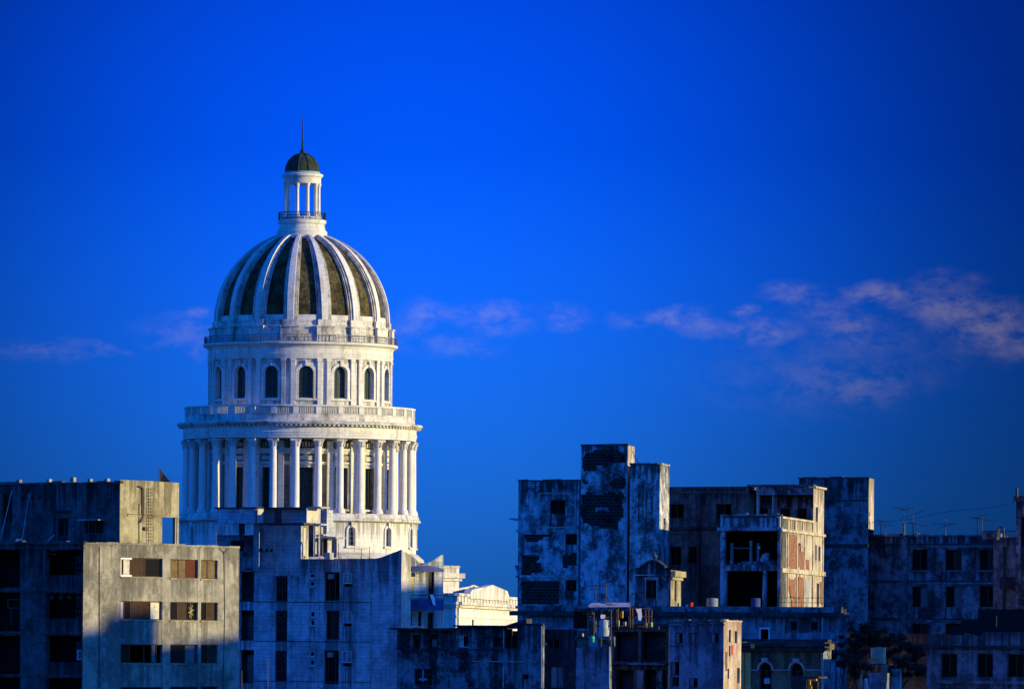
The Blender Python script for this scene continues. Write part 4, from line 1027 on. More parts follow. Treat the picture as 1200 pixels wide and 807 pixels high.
# ================================================================== RUINED TOWER BUILDING (x 607-785)
def build_ruin1():
    c = Corner(681, 701, 31, 607, 694, 22, 640)
    root = thing('ruined_building', 'crumbling plaster building with two stair towers and bare brick patches, darkest brick at its left', 'ruined building', c.base())
    W = c.front; zt = zof(W, 645, 563)
    hs = [W.rect(644, 585.5, 662.5, 602), W.rect(662, 625, 676.5, 638), W.rect(662, 679, 675.5, 692.5)]
    facade(root, W, zt, hs, M['ruin'], depth=.35); coping(root, W, zt, M['ruin_dk'], thick=.12)
    for h in hs: window(root, W, h, [(0, .5, 'glass'), (.5, 1, 'open')], depth=.3)
    # raised surround of the upper window, frame lines
    for (x0, y0, x1, y1) in ((631, 577, 674, 578.4), (631, 617, 676, 618.4)): band(root, W, y0, y1, M['trim'], x0, x1, .07, 'window_moulding')
    for x in (631, 673.5): pband(root, W, x, x+1.6, 578.5, 616.9, M['trim'], .06, 'window_moulding')
    for x0, x1, m_ in ((608.5, 611.5, 'ruin'), (656, 659.5, 'ruin'), (676.5, 680, 'ruin')): pband(root, W, x0, x1, 622, 709, M[m_], .12, 'pilaster')
    for y in (620, 673.5, 709.5): band(root, W, y, y+3.2, M['ruin'], proud=.16, name='floor_band')
    pband(root, W, 679.3, 680.6, 565, 710, M['iron'], .2, 'downpipe')
    bd = M['brickdark']
    patch(root, W, [(611.5, 648.5), (613, 666), (612, 672), (634, 672.5), (637, 668), (631, 661), (633, 652), (631, 650)], bd, amp=.3)
    patch(root, W, rectpts(612, 680, 655.5, 707.5), bd, amp=.12)
    patch(root, W, [(611, 625.5), (617, 631.5), (626, 634.5), (637, 632), (648, 625.5), (642, 624.5), (622, 625)], bd, amp=.12)
    patch(root, W, [(662, 648), (668, 651), (676, 646), (676, 665), (670, 662), (662, 666)], bd, amp=.4)
    patch(root, W, rectpts(614, 604.5, 622, 613), M['soot'], amp=.2, name='dark_stain')
    patch(root, W, rectpts(645, 604, 661, 609), M['soot'], amp=.25, name='dark_stain')
    patch(root, W, [(611, 571), (627, 573), (628, 600), (611, 600)], M['ruin_dk'], amp=.2, name='dark_stain', proud=.015)
    patch(root, W, [(621, 565.5), (678, 566), (677, 572), (650, 573), (622, 571)], M['ruin_dk'], amp=.25, name='dark_stain', proud=.012)
    # brackets at the left edge
    for y0, y1, x in ((607, 609.2, 595.5), (662, 675, 602.5)):
        L_ = W.uz(x, (y0+y1)/2)[0]; za, zb_ = zof(W, 604, y1), zof(W, 604, y0); mb = MB()
        mb.hexa([W.pt(L_, zb_-.08, .1), W.pt(0.05, za-.15, .1), W.pt(.05, za-.15, 1.2), W.pt(L_, zb_-.08, 1.2), W.pt(L_, zb_, .1), W.pt(.05, zb_, .1), W.pt(.05, zb_, 1.2), W.pt(L_, zb_, 1.2)])
        mb.build('side_cornice', M['ruin'], root)
    shell(root, c.poly, zt, M['ruin'], open_edges=(0,))
    # first tower
    t = Corner(735, 695, 31, 680.5, 743, 8, 600); T, TS = t.front, t.side; z1 = zof(T, 705, 521.5)
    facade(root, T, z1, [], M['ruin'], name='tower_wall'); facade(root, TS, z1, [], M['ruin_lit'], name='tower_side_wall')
    shell(root, t.poly, z1, M['ruin'], name='tower_rear_wall'); coping(root, T, z1, M['ruin_dk'], thick=.16)
    patch(root, T, [(684, 533), (688, 528), (733, 529), (733.5, 543), (724, 544), (704, 547), (700, 551), (686, 553.5), (683.5, 546)], bd, amp=.35)
    patch(root, T, rectpts(683, 578, 731, 607), bd, amp=.3)
    patch(root, T, [(683, 600), (726, 600), (724, 618), (706, 620), (690, 618), (683, 613)], bd, amp=.3, proud=.024)
    patch(root, T, [(712, 564), (722, 560), (732, 559), (732, 573), (722, 574)], bd, amp=.3)
    patch(root, T, [(682.5, 560), (690, 562), (689, 567), (682.5, 568)], bd, amp=.2)
    patch(root, T, rectpts(698, 594.5, 713, 599), M['lowpale'], amp=.15, proud=.03, name='plaster_remnant')
    patch(root, T, rectpts(695, 544, 722, 546), M['ruin'], amp=.15, proud=.03, name='plaster_remnant')
    pband(root, T, 700.5, 703, 622, 708, M['ruin'], .05, 'wall_rib')
    pband(root, T, 733.6, 735.2, 546, 706, M['trim'], .05, 'corner_strip')
    # second tower
    u = Corner(773, 691, 31, 738, 784, 9, 600); V, VS = u.front, u.side; z2 = zof(V, 755, 543.5)
    facade(root, V, z2, [], M['ruin_tower'], name='tower_wall'); facade(root, VS, z2, [VS.rect(777.4, 607, 779.8, 614)], M['ruin_tower'], name='tower_side_wall')
    shell(root, u.poly, z2, M['ruin'], name='tower_rear_wall'); coping(root, V, z2, M['ruin_dk'], thick=.14); coping(root, VS, z2, M['ruin_lit'], thick=.12)
    patch(root, V, [(738.5, 590), (743, 596), (746, 630), (745, 706), (738.5, 706)], M['soot'], amp=.35, name='dark_stain', step=.6)
    for x, y0, y1 in ((753, 563, 600), (757, 575, 625), (763.5, 580, 622), (748, 568, 610)): patch(root, V, [(x-.4, y0), (x+1.2, y0), (x+.7, y1), (x-.1, y1)], M['soot'], amp=.08, name='rain_streak')
    mb = MB(); mb.path([P(741, 528, 695), P(744, 536, 695), P(748, 542, 694)], .05, 4); mb.build('loose_cable', M['darkmetal'], root)
    # little gabled attic house between tower and terrace
    g = Corner(786, 668, 31, 744, 798, 10, 690); G, GS = g.front, g.side; zg = zof(G, 765, 663.5)
    gh = thing('attic_house', 'small rooftop house with curved gable and finial against the streaked tower', 'rooftop house', g.base())
    h = G.rect(757, 679.5, 769.5, 701); top = px_top(G, [(744, 664.5), (750.5, 664.5), (755, 662.5), (760, 659), (765, 657.3), (768, 657), (772, 659), (777, 662.5), (779, 664.5), (786, 664.5)])
    facade(gh, G, top, [h], M['low'], depth=.3); window(gh, G, h, [(0, .5, 'glass'), (.5, 1, 'glass')], depth=.2)
    band(gh, G, 673, 674, M['ruin'], 744, 786, .1); pband(gh, G, 756, 757, 676, 703, M['trim'], .06, 'window_moulding'); pband(gh, G, 769.6, 770.6, 676, 703, M['trim'], .06, 'window_moulding'); band(gh, G, 676.5, 678.2, M['trim'], 755, 771.5, .08, 'window_moulding')
    mb = MB(); p = G.pt(G.uz(766.5, 657)[0], zof(G, 766.5, 657.5), .15); mb.lathe([(.25, p.z-.1), (.2, p.z+.1), (.1, p.z+.2), (.24, p.z+.4), (.2, p.z+.6), (.05, p.z+.7), (.001, p.z+1)], (p.x, p.y), 10); mb.build('finial', M['low'], gh, smooth=40)
    mb = MB(); pts = [(751, 664), (755, 661.5), (760, 658), (766, 656.2), (772, 658), (777, 661.5), (780, 664)]
    for a, b in zip(pts, pts[1:]):
        A, B = G.uz(*a), G.uz(*b); mb.hexa([G.pt(A[0], A[1]-.1, -.2), G.pt(B[0], B[1]-.1, -.2), G.pt(B[0], B[1]-.1, .3), G.pt(A[0], A[1]-.1, .3), G.pt(A[0], A[1]+.1, -.2), G.pt(B[0], B[1]+.1, -.2), G.pt(B[0], B[1]+.1, .3), G.pt(A[0], A[1]+.1, .3)])
    mb.build('gable_moulding', M['soot'], gh)
    hs = GS.rect(790.5, 676, 793, 704); zs = zof(GS, 791, 668)
    facade(gh, GS, zs, [hs], M['pent'], depth=.3, name='side_wall'); window(gh, GS, hs, [(0, 1, 'glass')], depth=.2)
    mb = MB(); zc = zof(GS, 791, 672); mb.wbox(GS, -.1, GS.len+.3, zc-.3, zc+.25, -.45, -.004); mb.wbox(GS, -.1, GS.len+.15, zc-.62, zc-.305, -.2, -.005); mb.build('side_cornice', M['pent'], gh)
    shell(gh, g.poly, zs-.1, M['low'])
build_ruin1()

# ================================================================== RUIN WITH LOGGIAS (x 784-965)
def build_ruin2():
    b = Corner(914.5, 684, 31, 844, 965, 10.3, 660); W, S = b.front, b.side
    root = thing('ruined_building', 'gutted building with empty loggias and sunlit side of peeling plaster and red brick', 'ruined building', b.base())
    zt = zof(W, 880, 603.5); h1 = W.rect(848.5, 622, 911, 661.5); h2 = W.rect(850, 668.5, 893.5, 711.5); h3 = W.rect(896.5, 668.5, 911, 711.5)
    facade(root, W, zt, [h1, h2, h3], M['box'], depth=.4, name='wall')
    for h, d in ((h1, 5), (h2, 4), (h3, 3)): recess(root, W, h, d, M['room'], 'empty_room', .4, skew=.42)
    coping(root, W, zt, M['low'], thick=.15); band(root, W, 617.5, 621.5, M['box'], proud=.25, name='floor_band'); band(root, W, 604.6, 606.2, M['soot'], 846, 912, .03)
    for x in (845, 912.6): pband(root, W, x, x+2.2, 605, 617.4, M['trim'], .12, 'parapet_post')
    # inner posts and rails seen in the upper loggia
    for x, y0, y1, m_ in ((857.5, 636, 662, 'trim'), (880, 633, 662, 'trim'), (888.5, 636, 661, 'lowpale')):
        u, z0 = W.uz(x, y1, 2.0); z1 = W.uz(x, y0, 2.0)[1]; mb = MB(); mb.wbox(W, u-.12, u+.12, z0-.5, z1, 1.9, 2.14); mb.build('inner_post', M[m_], root)
    u0, z = W.uz(857.5, 642, 2.0); u1 = W.uz(880, 642, 2.0)[0]; mb = MB(); mb.wbox(W, u0, u1, z-.07, z+.07, 1.92, 2.1); mb.build('inner_rail', M['lowpale'], root)
    mb = MB(); q = W.uz(888, 641, .8); mb.box(tuple(W.pt(q[0], q[1], 1.0)), (.14, .14, .14)); mb.build('lamp_shade', M['creamcloth'], root)
    u, z = W.uz(892, 661, 1.0); mb = MB(); pts = [(890, 661), (890.5, 655), (893, 650), (897, 647.5), (901, 648), (900, 661)]
    mb.q(*[W.pt(*W.uz(x, y, 1.2), 1.2) for x, y in pts]); mb.q(*[W.pt(*W.uz(x, y, 1.2), 1.35) for x, y in reversed(pts)]); mb.build('collapsed_partition', M['box'], root)
    # rubble on the loggia floor: a heap nobody could count
    mb = MB(); rnd = random.Random(3)
    for k in range(46):
        u = h1[0]+.3+rnd.random()*(h1[2]-h1[0]-.6); s = rnd.uniform(.08, .3); p = W.pt(u, h1[1]+s*.6, rnd.uniform(.6, 1.9)); mb.box(tuple(p), (s, s*rnd.uniform(.5, 1), s*rnd.uniform(.4, 1.1)), rnd.random()*3)
    o = mb.build('rubble', M['low']); tag(o, 'heap of broken masonry on the floor of the upper open loggia', 'rubble', kind='stuff')
    # sunlit side
    top = px_top(S, [(914.5, 606.5), (953, 612.5), (953.01, 571.5), (965, 573.5)])
    uu = S.uz(953, 600)[0]; za, zb_ = S.uz(934, 609.5)[1], S.uz(959, 572.5)[1]; top = Top([(-1, za), (uu, za), (uu+.001, zb_), (999, zb_)])
    sl = [S.rect(924.5, 631, 926.5, 648), S.rect(935.5, 636, 938.5, 652), S.rect(955.3, 638, 957.2, 656), S.rect(959, 640, 961.5, 657), S.rect(955.8, 594, 958.6, 611), S.rect(925.5, 679, 927.5, 700), S.rect(935.5, 678, 938, 703), S.rect(957, 683, 960, 710)]
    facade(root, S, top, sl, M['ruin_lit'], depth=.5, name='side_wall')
    for h in sl: window(root, S, h, [(0, 1, 'glass')], depth=.35, fw=.15)
    br = M['brickred']
    patch(root, S, [(924, 627), (932.5, 628), (932.5, 664), (929, 664.5), (923, 663)], br, amp=.5, step=.9, proud=.05)
    patch(root, S, [(934, 638), (938.5, 640), (941, 652), (941.5, 666), (934.5, 665)], br, amp=.5, step=.9, proud=.05)
    patch(root, S, [(942.5, 656), (946, 655), (948, 660), (948, 667.5), (942.5, 667)], br, amp=.5, step=.9, proud=.05)
    patch(root, S, [(917.5, 652), (921.5, 654), (921.5, 663), (917.5, 662)], br, amp=.5, step=.9, proud=.05)
    patch(root, S, [(923.5, 673), (932, 674), (932, 712), (927, 712), (929, 700), (924, 690)], br, amp=.5, step=.9, proud=.05)
    patch(root, S, [(933.5, 674), (941, 675), (941, 712), (935, 712)], br, amp=.5, step=.9, proud=.05)
    patch(root, S, [(943.5, 677), (950.5, 678), (950.5, 712), (944, 712)], M['trim'], amp=.5, step=.9, proud=.04, name='bare_block')
    patch(root, S, [(960.5, 679), (964, 680), (964, 705), (961, 706)], br, amp=.5, step=.9, proud=.05)
    for x in (922, 932.8, 941.8, 951.5, 963.2): pband(root, S, x, x+.9, 624, 711.5, M['ruin_lit'], .1, 'pilaster')
    for x in (921.8, 930.5, 939.5, 951.5): pband(root, S, x, x+.8, 609, 621, M['ruin_dk'], .05, 'parapet_joint')
    for (ya, yb, x) in ((620.5, 623.6, 925), (666, 671.2, 925)):
        z0, z1 = S.uz(x, yb)[1], S.uz(x, ya)[1]; mb = MB(); mb.wbox(S, -.25, S.len+.1, z0, z1, -.22, -.006); mb.build('floor_band', M['ruin_lit'], root)
    mb = MB(); mb.wbox(S, 0, uu, za-.02, za+.18, -.2, .4); mb.build('coping', M['ruin_lit'], root); mb = MB(); mb.wbox(S, uu, S.len+.3, zb_, zb_+.2, -.25, .5); mb.build('coping', M['ruin_lit'], root)
    pband(root, S, 914.6, 920.5, 607, 711.5, M['ruin_dk'], .06, 'painted_corner_shadow')  # darker plaster strip paints a shadow down the near corner
    mb = MB(); mb.q(*[(p[0], p[1], za-.3) for p in b.poly]); mb.build('roof', M['roof'], root)
    mb = MB(); mb.q((*b.Lp, 0), (*b.D, 0), (*b.D, za), (*b.Lp, za)); mb.q((*b.D, 0), (*b.Rp, 0), (*b.Rp, za), (*b.D, za)); mb.build('rear_wall', M['ruin_dk'], root)
    # upper set-back floor with open loggia
    A = S.pt(uu, 0); t = (math.cos(R(31)), -math.sin(R(31)))
    pC = (A.x, A.y); pL = hit(886, pC, t, 600); pLL = hit(784, pC, t, 600); up = Wall(pLL, pC)
    d = 2.2; back = Wall(tuple(Vector(pLL)-up.n*d), tuple(Vector(pC)-up.n*d))
    def sk(m, a, b_, z0, z1, d0, d1):
        e = (d1-d0)*.42; m.hexa([up.pt(a, z0, d0), up.pt(b_, z0, d0), up.pt(b_-e, z0, d1), up.pt(a, z0, d1), up.pt(a, z1, d0), up.pt(b_, z1, d0), up.pt(b_-e, z1, d1), up.pt(a, z1, d1)])
    ws = [back.rect(x0, 595.5, x1, 611) for x0, x1 in ((889, 899.5), (914, 925), (934, 945))]
    zu = zof(up, 920, 569.5); ub = back.uz(884, 600)[0]
    facade(root, back, zu-.4, ws, M['low'], depth=.3, name='loggia_wall', u0=ub, u1=back.len-1.25)
    for h in ws: window(root, back, h, [(0, .5, 'glass'), (.5, 1, 'open')], depth=.25)
    mb = MB(); u0 = up.uz(886, 575)[0]; zb1 = zof(up, 920, 579.5); sk(mb, u0, up.len-.02, zb1, zu, 0, d+.3); mb.build('roof_beam', M['low'], root)
    mb = MB(); sk(mb, up.uz(876, 575)[0], up.len+.1, zu, zu+.18, -.15, d+.5); mb.build('coping', M['ruin_dk'], root)
    for x0, x1 in ((886.2, 888.6), (904.5, 905.8)):
        a, c_ = up.uz(x0, 600)[0], up.uz(x1, 600)[0]; mb = MB(); mb.wbox(up, a, c_, zof(up, 890, 614), zb1, .05, .3); mb.build('loggia_post', M['trim'], root)
    # closed left part
    u1 = up.uz(877.5, 600)[0]
    hs = [up.rect(784.5, 590.5, 801, 607), up.rect(838.5, 590, 857, 608), up.rect(785, 640, 798, 662), up.rect(806.5, 640, 816, 660)]
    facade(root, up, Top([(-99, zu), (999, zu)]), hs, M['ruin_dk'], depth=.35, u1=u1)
    for h in hs: window(root, up, h, [(0, .5, 'glass'), (.5, 1, 'open')], depth=.3)
    e0 = up.pt(u1, 0); e1 = hit(886.2, (e0.x, e0.y), (math.sin(R(16)), math.cos(R(16))), 590); E = Wall((e0.x, e0.y), e1)
    facade(root, E, zu, [], M['ruin_lit'], name='end_wall')
    band(root, up, 617, 620.5, M['soot'], 784, 844, .3, 'floor_band'); band(root, up, 622.5, 625, M['ruin_dk'], 784, 844, .1, 'floor_band'); band(root, up, 575.5, 577.5, M['ruin_dk'], 784, 876, .1, 'floor_band')
    pband(root, up, 817.5, 821.5, 577.6, 711, M['soot'], .3, 'downpipe')
    patch(root, up, [(823, 640), (828, 632), (843, 622), (846, 712), (823, 712)], M['soot'], amp=.4, name='dark_stain', proud=.03)
    shell(root, [pLL, pC, (pC[0]+.3, pC[1]+9), (pLL[0]+3, pLL[1]+9)], zu, M['ruin_dk'], open_edges=(0,), name='rear_wall')
    # water drum and finds on the terrace before it
    def drum(x0, x1, y0, y1, Yd, mat, label, name='water_drum', lid=True):
        a = P((x0+x1)/2, y1, Yd); r_ = (x1-x0)/2*Yd/F; zt_ = P((x0+x1)/2, y0, Yd).z; mb = MB()
        H = zt_-a.z; mb.lathe([(.01, a.z), (r_, a.z), (r_, a.z+H*.3), (r_*1.03, a.z+H*.33), (r_, a.z+H*.36), (r_, a.z+H*.66), (r_*1.03, a.z+H*.69), (r_, a.z+H*.72), (r_, zt_-.05), (r_*.9, zt_), (.01, zt_+.03)], (a.x, a.y), 20)
        o = mb.build(name, mat, None, smooth=30); tag(o, label, 'water tank')
    drum(828, 841.5, 700.5, 711.8, 672, M['drumpaint'], 'pale round water drum on the terrace below the dark doorway')
    drum(880, 891, 700.5, 711.8, 681.5, M['bluepaint'], 'dim blue drum inside the lower empty loggia')
    for x, m_, lb in ((809, 'redp', 'small red bucket standing on the terrace parapet'), (805.5, 'white', 'tiny white pot on the terrace parapet beside the red bucket')):
        a = P(x, 710.5, 652.5); mb = MB(); s = .3 if m_ == 'redp' else .16; mb.lathe([(.01, a.z), (s*.7, a.z), (s, a.z+s*1.3), (s*.9, a.z+s*1.3), (.01, a.z+.05)], (a.x, a.y), 12); o = mb.build('bucket' if m_ == 'redp' else 'pot', M[m_], None, smooth=30); tag(o, lb, 'bucket' if m_ == 'redp' else 'pot')
build_ruin2()

# ================================================================== TERRACE BUILDING (roof slab across x 612-985)
def build_terrace():
    c = Corner(985, 650, 31, 612, 992, 20, 715); W = c.front
    root = thing('terrace_building', 'long low building with dark projecting roof slab below the ruins', 'building', c.base())
    zt = zof(W, 800, 712); door = W.rect(889.5, 734.5, 902.5, 752)
    hl = [W.rect(925.5, 727, 934.5, 739), W.rect(949, 727, 958.5, 739)]
    facade(root, W, zt, [door]+hl, M['lowpale'], depth=.3); window(root, W, door, [(0, 1, 'open')], frame='white', depth=.02, fw=.18)
    recess(root, W, door, 2, M['room'])
    for h in hl: window(root, W, h, [(0, 1, 'glass')], frame='iron', depth=.15, fw=.12)
    band(root, W, 710, 716.5, M['low'], proud=.25, name='parapet'); band(root, W, 716.8, 721.8, M['soot'], proud=.9, name='roof_slab')
    band(root, W, 740.5, 748.5, M['lowpale'], 950, 985, .5, 'balcony_parapet'); band(root, W, 750, 752.5, M['lowpale'], 933, 985, .6, 'balcony_slab')
    for x0, x1 in ((920.5, 925), (936, 948), (960, 965)): pband(root, W, x0, x1, 724, 741, M['ruin_dk'], .06, 'window_moulding')
    pband(root, W, 919, 920.2, 723, 748, M['trim'], .15, 'corner_strip'); pband(root, W, 966, 967.6, 723, 750, M['trim'], .55, 'corner_strip')
    facade(root, c.side, zt, [], M['low'], name='side_wall'); shell(root, c.poly, zt, M['low'])
    mb = MB(); z = zof(W, 940, 712)
    for k in range(12): u = W.uz(915+k*6, 708)[0]; mb.tube(W.pt(u, z, .1), W.pt(u, z+.95, .1), .025, n=4)
    for dz in (.5, .95): mb.tube(W.pt(W.uz(915, 708)[0], z+dz, .1), W.pt(W.uz(981, 708)[0], z+dz, .1), .03, n=4)
    mb.build('railing', M['darkmetal'], root)
    # antenna on this roof and fallen boards
    antenna(697, 686, 712, 655, [(1.0, .9, .0), (.85, .6, .1)], 'thin aerial on a leaning mast in front of the brick tower', 2)
    antenna(710, 681, 712, 656, [(.95, .5, .4)], 'taller bare aerial mast in front of the brick tower', 0.6)
build_terrace()
# ================================================================== FAR RIGHT BLOCK (x 937-1172)
def build_far():
    c = Corner(1172, 752, 31, 963, 1182, 21, 690); W = c.front
    root = thing('apartment_block', 'long grimy dark block with three columns of square windows and aerials on its roof', 'apartment building', c.base())
    zt = zof(W, 1070, 627.5); hs = []
    for y0, y1 in ((643.5, 668), (686.5, 711), (730, 757)):
        for x0, x1 in ((1068, 1087), (1107, 1127), (1147, 1167)):
            h = W.rect(x0, y0, x1, y1); hs.append(h); window(root, W, h, [(0, .5, 'glass'), (.5, 1, random.choice(['glass', 'open', 'sh_brown', 'curtain', 'open']))], frame='wood', depth=.3, sill='grimy2')
    facade(root, W, zt, hs, M['grimy'], depth=.4); coping(root, W, zt, M['grimy'], thick=.2)
    for y in (638, 681, 725.5): band(root, W, y-1.3, y+.4, M['soot'], 1022, 1172, .15, 'floor_band'); band(root, W, y+.7, y+3, M['grimy2'], 1064, 1172, .12, 'floor_band')
    pband(root, W, 1057, 1063.5, 629, 770, M['grimy2'], .25, 'pilaster'); pband(root, W, 1015, 1017, 640, 770, M['grimy2'], .1, 'wall_rib')
    for x in (1095, 1136): patch(root, W, rectpts(x, 643, x+4, 680), M['grimy'], amp=.3, name='dark_stain', step=.7)
    patch(root, W, [(1038, 720), (1045, 716), (1053, 719), (1050, 721)], M['soot'], amp=.1, name='dark_stain'); patch(root, W, [(1040, 730), (1056, 727), (1057, 731), (1052, 735), (1048, 731)], M['soot'], amp=.2, name='dark_stain')
    facade(root, c.side, zt, [], M['grimy'], name='side_wall'); shell(root, c.poly, zt, M['grimy'])
    t = Corner(1018, 757, 31, 936, 1024, 9, 600); T = t.front; z1 = zof(T, 980, 560)
    facade(root, T, z1, [T.rect(941, 608, 959, 613)], M['grimy'], name='tower_wall'); facade(root, t.side, z1, [], M['ruin_lit'], name='tower_side_wall', zb=zof(t.side, 1021, 620)); shell(root, t.poly, z1, M['grimy'], name='tower_rear_wall')
    coping(root, T, z1, M['soot'], thick=.15)
    band(root, T, 585.2, 587, M['soot'], 936, 1018, .12); pband(root, T, 963.5, 966, 562, 585, M['grimy2'], .1, 'wall_rib')
    patch(root, T, [(988, 610), (1000, 604), (1004, 596), (1009, 592), (1011, 604), (1006, 612), (994, 615)], M['soot'], amp=.4, name='dark_stain')
    band(root, T, 637, 641, M['soot'], 963, 1018, .2)
    band(root, W, 681, 684.5, M['soot'], 963, 1018, .2)
    for x, y0, y1, arms, lb in ((1032.5, 609, 628, [(.85, 1.0, .0), (.95, .3, 0)], 'double crossbar aerial at the left end, beside the tower'), (1037.5, 614, 628, [(.95, .8, -.1)], 'short aerial just right of the double crossbar one'),
                                (1059, 595, 628, [(.99, 1.2, 0), (.93, .5, 0)], 'tallest aerial with dark thick lower mast'), (1070, 602, 628, [(.98, 1.3, .4), (.6, .5, 0)], 'aerial with a tilted top crossbar'), (1074.5, 614, 628, [(.98, 1.0, -.2)], 'short aerial under the tilted one'),
                                (1108, 608, 628, [(.72, 1.3, 0), (.6, .9, .25)], 'aerial with wide low crossbar standing alone mid roof'), (1145.5, 606, 628, [(.98, .6, 0)], 'plain aerial mast with a tiny crossbar'), (1151, 603, 628, [(.8, 1.3, -.15), (.98, .4, 0)], 'slanted crossbar aerial at the right end of the roof')):
        antenna(x, y0, y1, 752-(x-1060)*0+(1172-x)/F*752*math.tan(R(21))+1, arms, lb)
    mb = MB(); a, b = P(1059.5, 614, 760), P(1059.5, 628, 760); mb.tube(a, b, .13, n=6); o = mb.build('vent_pipe', M['darkmetal']); tag(o, 'thick dark vent pipe around the foot of the tallest aerial', 'pipe')
    # sagging wire
    mb = MB(); pts = []
    for k in range(25):
        f = k/24; x = 1024+f*166; y = 609-22*f**1.6+2*math.sin(f*9); pts.append(P(x, y, 748-20*f))
    mb.path(pts, .025, 4); o = mb.build('cable', M['darkmetal']); tag(o, 'thin overhead cable sagging across the sky between the two right towers', 'cable')
build_far()
def build_edge():
    c = Corner(1205, 724, 31, 1164, 1225, 20, 660); W = c.front
    root = thing('corner_building', 'dark building at the right edge with a taller tower and rooftop railing', 'building', c.base())
    zt = zof(W, 1185, 629); hs = [W.rect(1197, 642, 1203, 675)]
    facade(root, W, zt, hs, M['grimy2'], depth=.3); window(root, W, hs[0], [(0, 1, 'glass')]); facade(root, c.side, zt, [], M['grimy'], name='side_wall'); shell(root, c.poly, zt, M['grimy'])
    band(root, W, 676, 690, M['soot'], 1176, 1205, .9, 'balcony_slab'); pband(root, W, 1176, 1178.5, 640, 770, M['soot'], .2, 'downpipe')
    block(1150, 1168, 621.5, 632, 722, M['grimy'], 'roof_parapet', deep=1, par=root)
    mb = MB(); w = W
    for k in range(9): u = w.uz(1166+k*3.6, 625)[0]; mb.tube(w.pt(u, zt, .3), w.pt(u, zt+.6, .3), .03, n=4)
    mb.tube(w.pt(w.uz(1151, 621)[0], zt+.62, .3), w.pt(w.uz(1192, 621)[0], zt+.62, .3), .05, n=4); mb.build('railing', M['darkmetal'], root)
    mb = MB(); mb.path([P(1170, 629, 722), P(1170, 618, 722), P(1176, 617.5, 722), P(1176.4, 630, 722)], .09, 6); mb.build('bent_pipe', M['darkmetal'], root)
    t = Corner(1222, 716, 31, 1190.5, 1230, 20, 620); zt2 = zof(t.front, 1200, 580.5); h = t.front.rect(1196, 605, 1210, 640)
    facade(root, t.front, zt2, [h], M['grimy'], name='tower_wall'); window(root, t.front, h, [(0, 1, 'glass')]); facade(root, t.side, zt2, [], M['grimy'], name='tower_wall'); shell(root, t.poly, zt2, M['grimy'], name='tower_rear_wall'); band(root, t.front, 580.5, 587, M['soot'], proud=.2, name='coping')
    mb = MB(); mb.tube(P(1191.5, 582, 716), P(1191.5, 571, 716), .14, n=6); mb.build('chimney_pipe', M['darkmetal'], root)
build_edge()
def build_bottom_right():
    c = Corner(1225, 590, 31, 1086, 1240, 20, 780); W = c.front
    root = thing('low_house', 'low dark house with weathered parapet and three tall windows at the bottom right', 'house', c.base())
    zt = zof(W, 1150, 744); hs = [W.rect(1102, 765.5, 1121.5, 793), W.rect(1144.5, 765.5, 1163.5, 793), W.rect(1180, 766, 1200, 793), W.rect(1102, 806, 1121, 830), W.rect(1144, 806, 1163, 830)]
    facade(root, W, Top([(-1, zt), (W.uz(1128, 745)[0], zt), (W.uz(1131, 745)[0], zt+.25), (W.uz(1150, 745)[0], zt-.1), (W.uz(1152, 745)[0], zt+.3), (99, zt+.1)]), hs, M['grimy2'], depth=.35)
    for h in hs: window(root, W, h, [(0, .5, 'glass'), (.5, 1, 'glass')], depth=.3)
    band(root, W, 756, 759.5, M['soot'], proud=.3, name='cornice'); band(root, W, 797, 801, M['grimy2'], 1100, 1205, .2, 'ledge'); band(root, W, 762, 764, M['grimy2'], 1098, 1205, .08, 'ledge')
    facade(root, c.side, zt, [], M['grimy'], name='side_wall'); shell(root, c.poly, zt-.6, M['grimy'])
    r_ = thing('shed', 'black stepped shed roof behind the weathered parapet, before the windowed block', 'shed', tuple(P(1160, 760, 640)))
    mb = MB(); prof = [(1112, 748), (1112, 734), (1126, 733), (1126, 726), (1146, 725.5), (1146, 714), (1225, 713), (1225, 748)]; A = [P(x, y, 640) for x, y in prof]; B = [P(x, y, 640)+Vector((1.5, 6, 0)) for x, y in prof]
    mb.q(*A); mb.q(*reversed(B))
    for i in range(8): j = (i+1) % 8; mb.q(A[i], A[j], B[j], B[i])
    mb.build('roof', M['roof'], r_); mb = MB(); mb.hexa([Vector((p[0], p[1], 0)) for p in (A[0], A[-1], B[-1], B[0])]+[Vector((p[0], p[1], A[0].z)) for p in (A[0], A[-1], B[-1], B[0])]); mb.build('wall', M['grimy'], r_)
    mb = MB(); a = P(1168, 734, 612); mb.tube((a.x, a.y, a.z), P(1168, 721, 612), .05, n=6); o = mb.build('pole', M['amber']); tag(o, 'tiny pale vertical pole before the black shed roof', 'pole')
build_bottom_right()
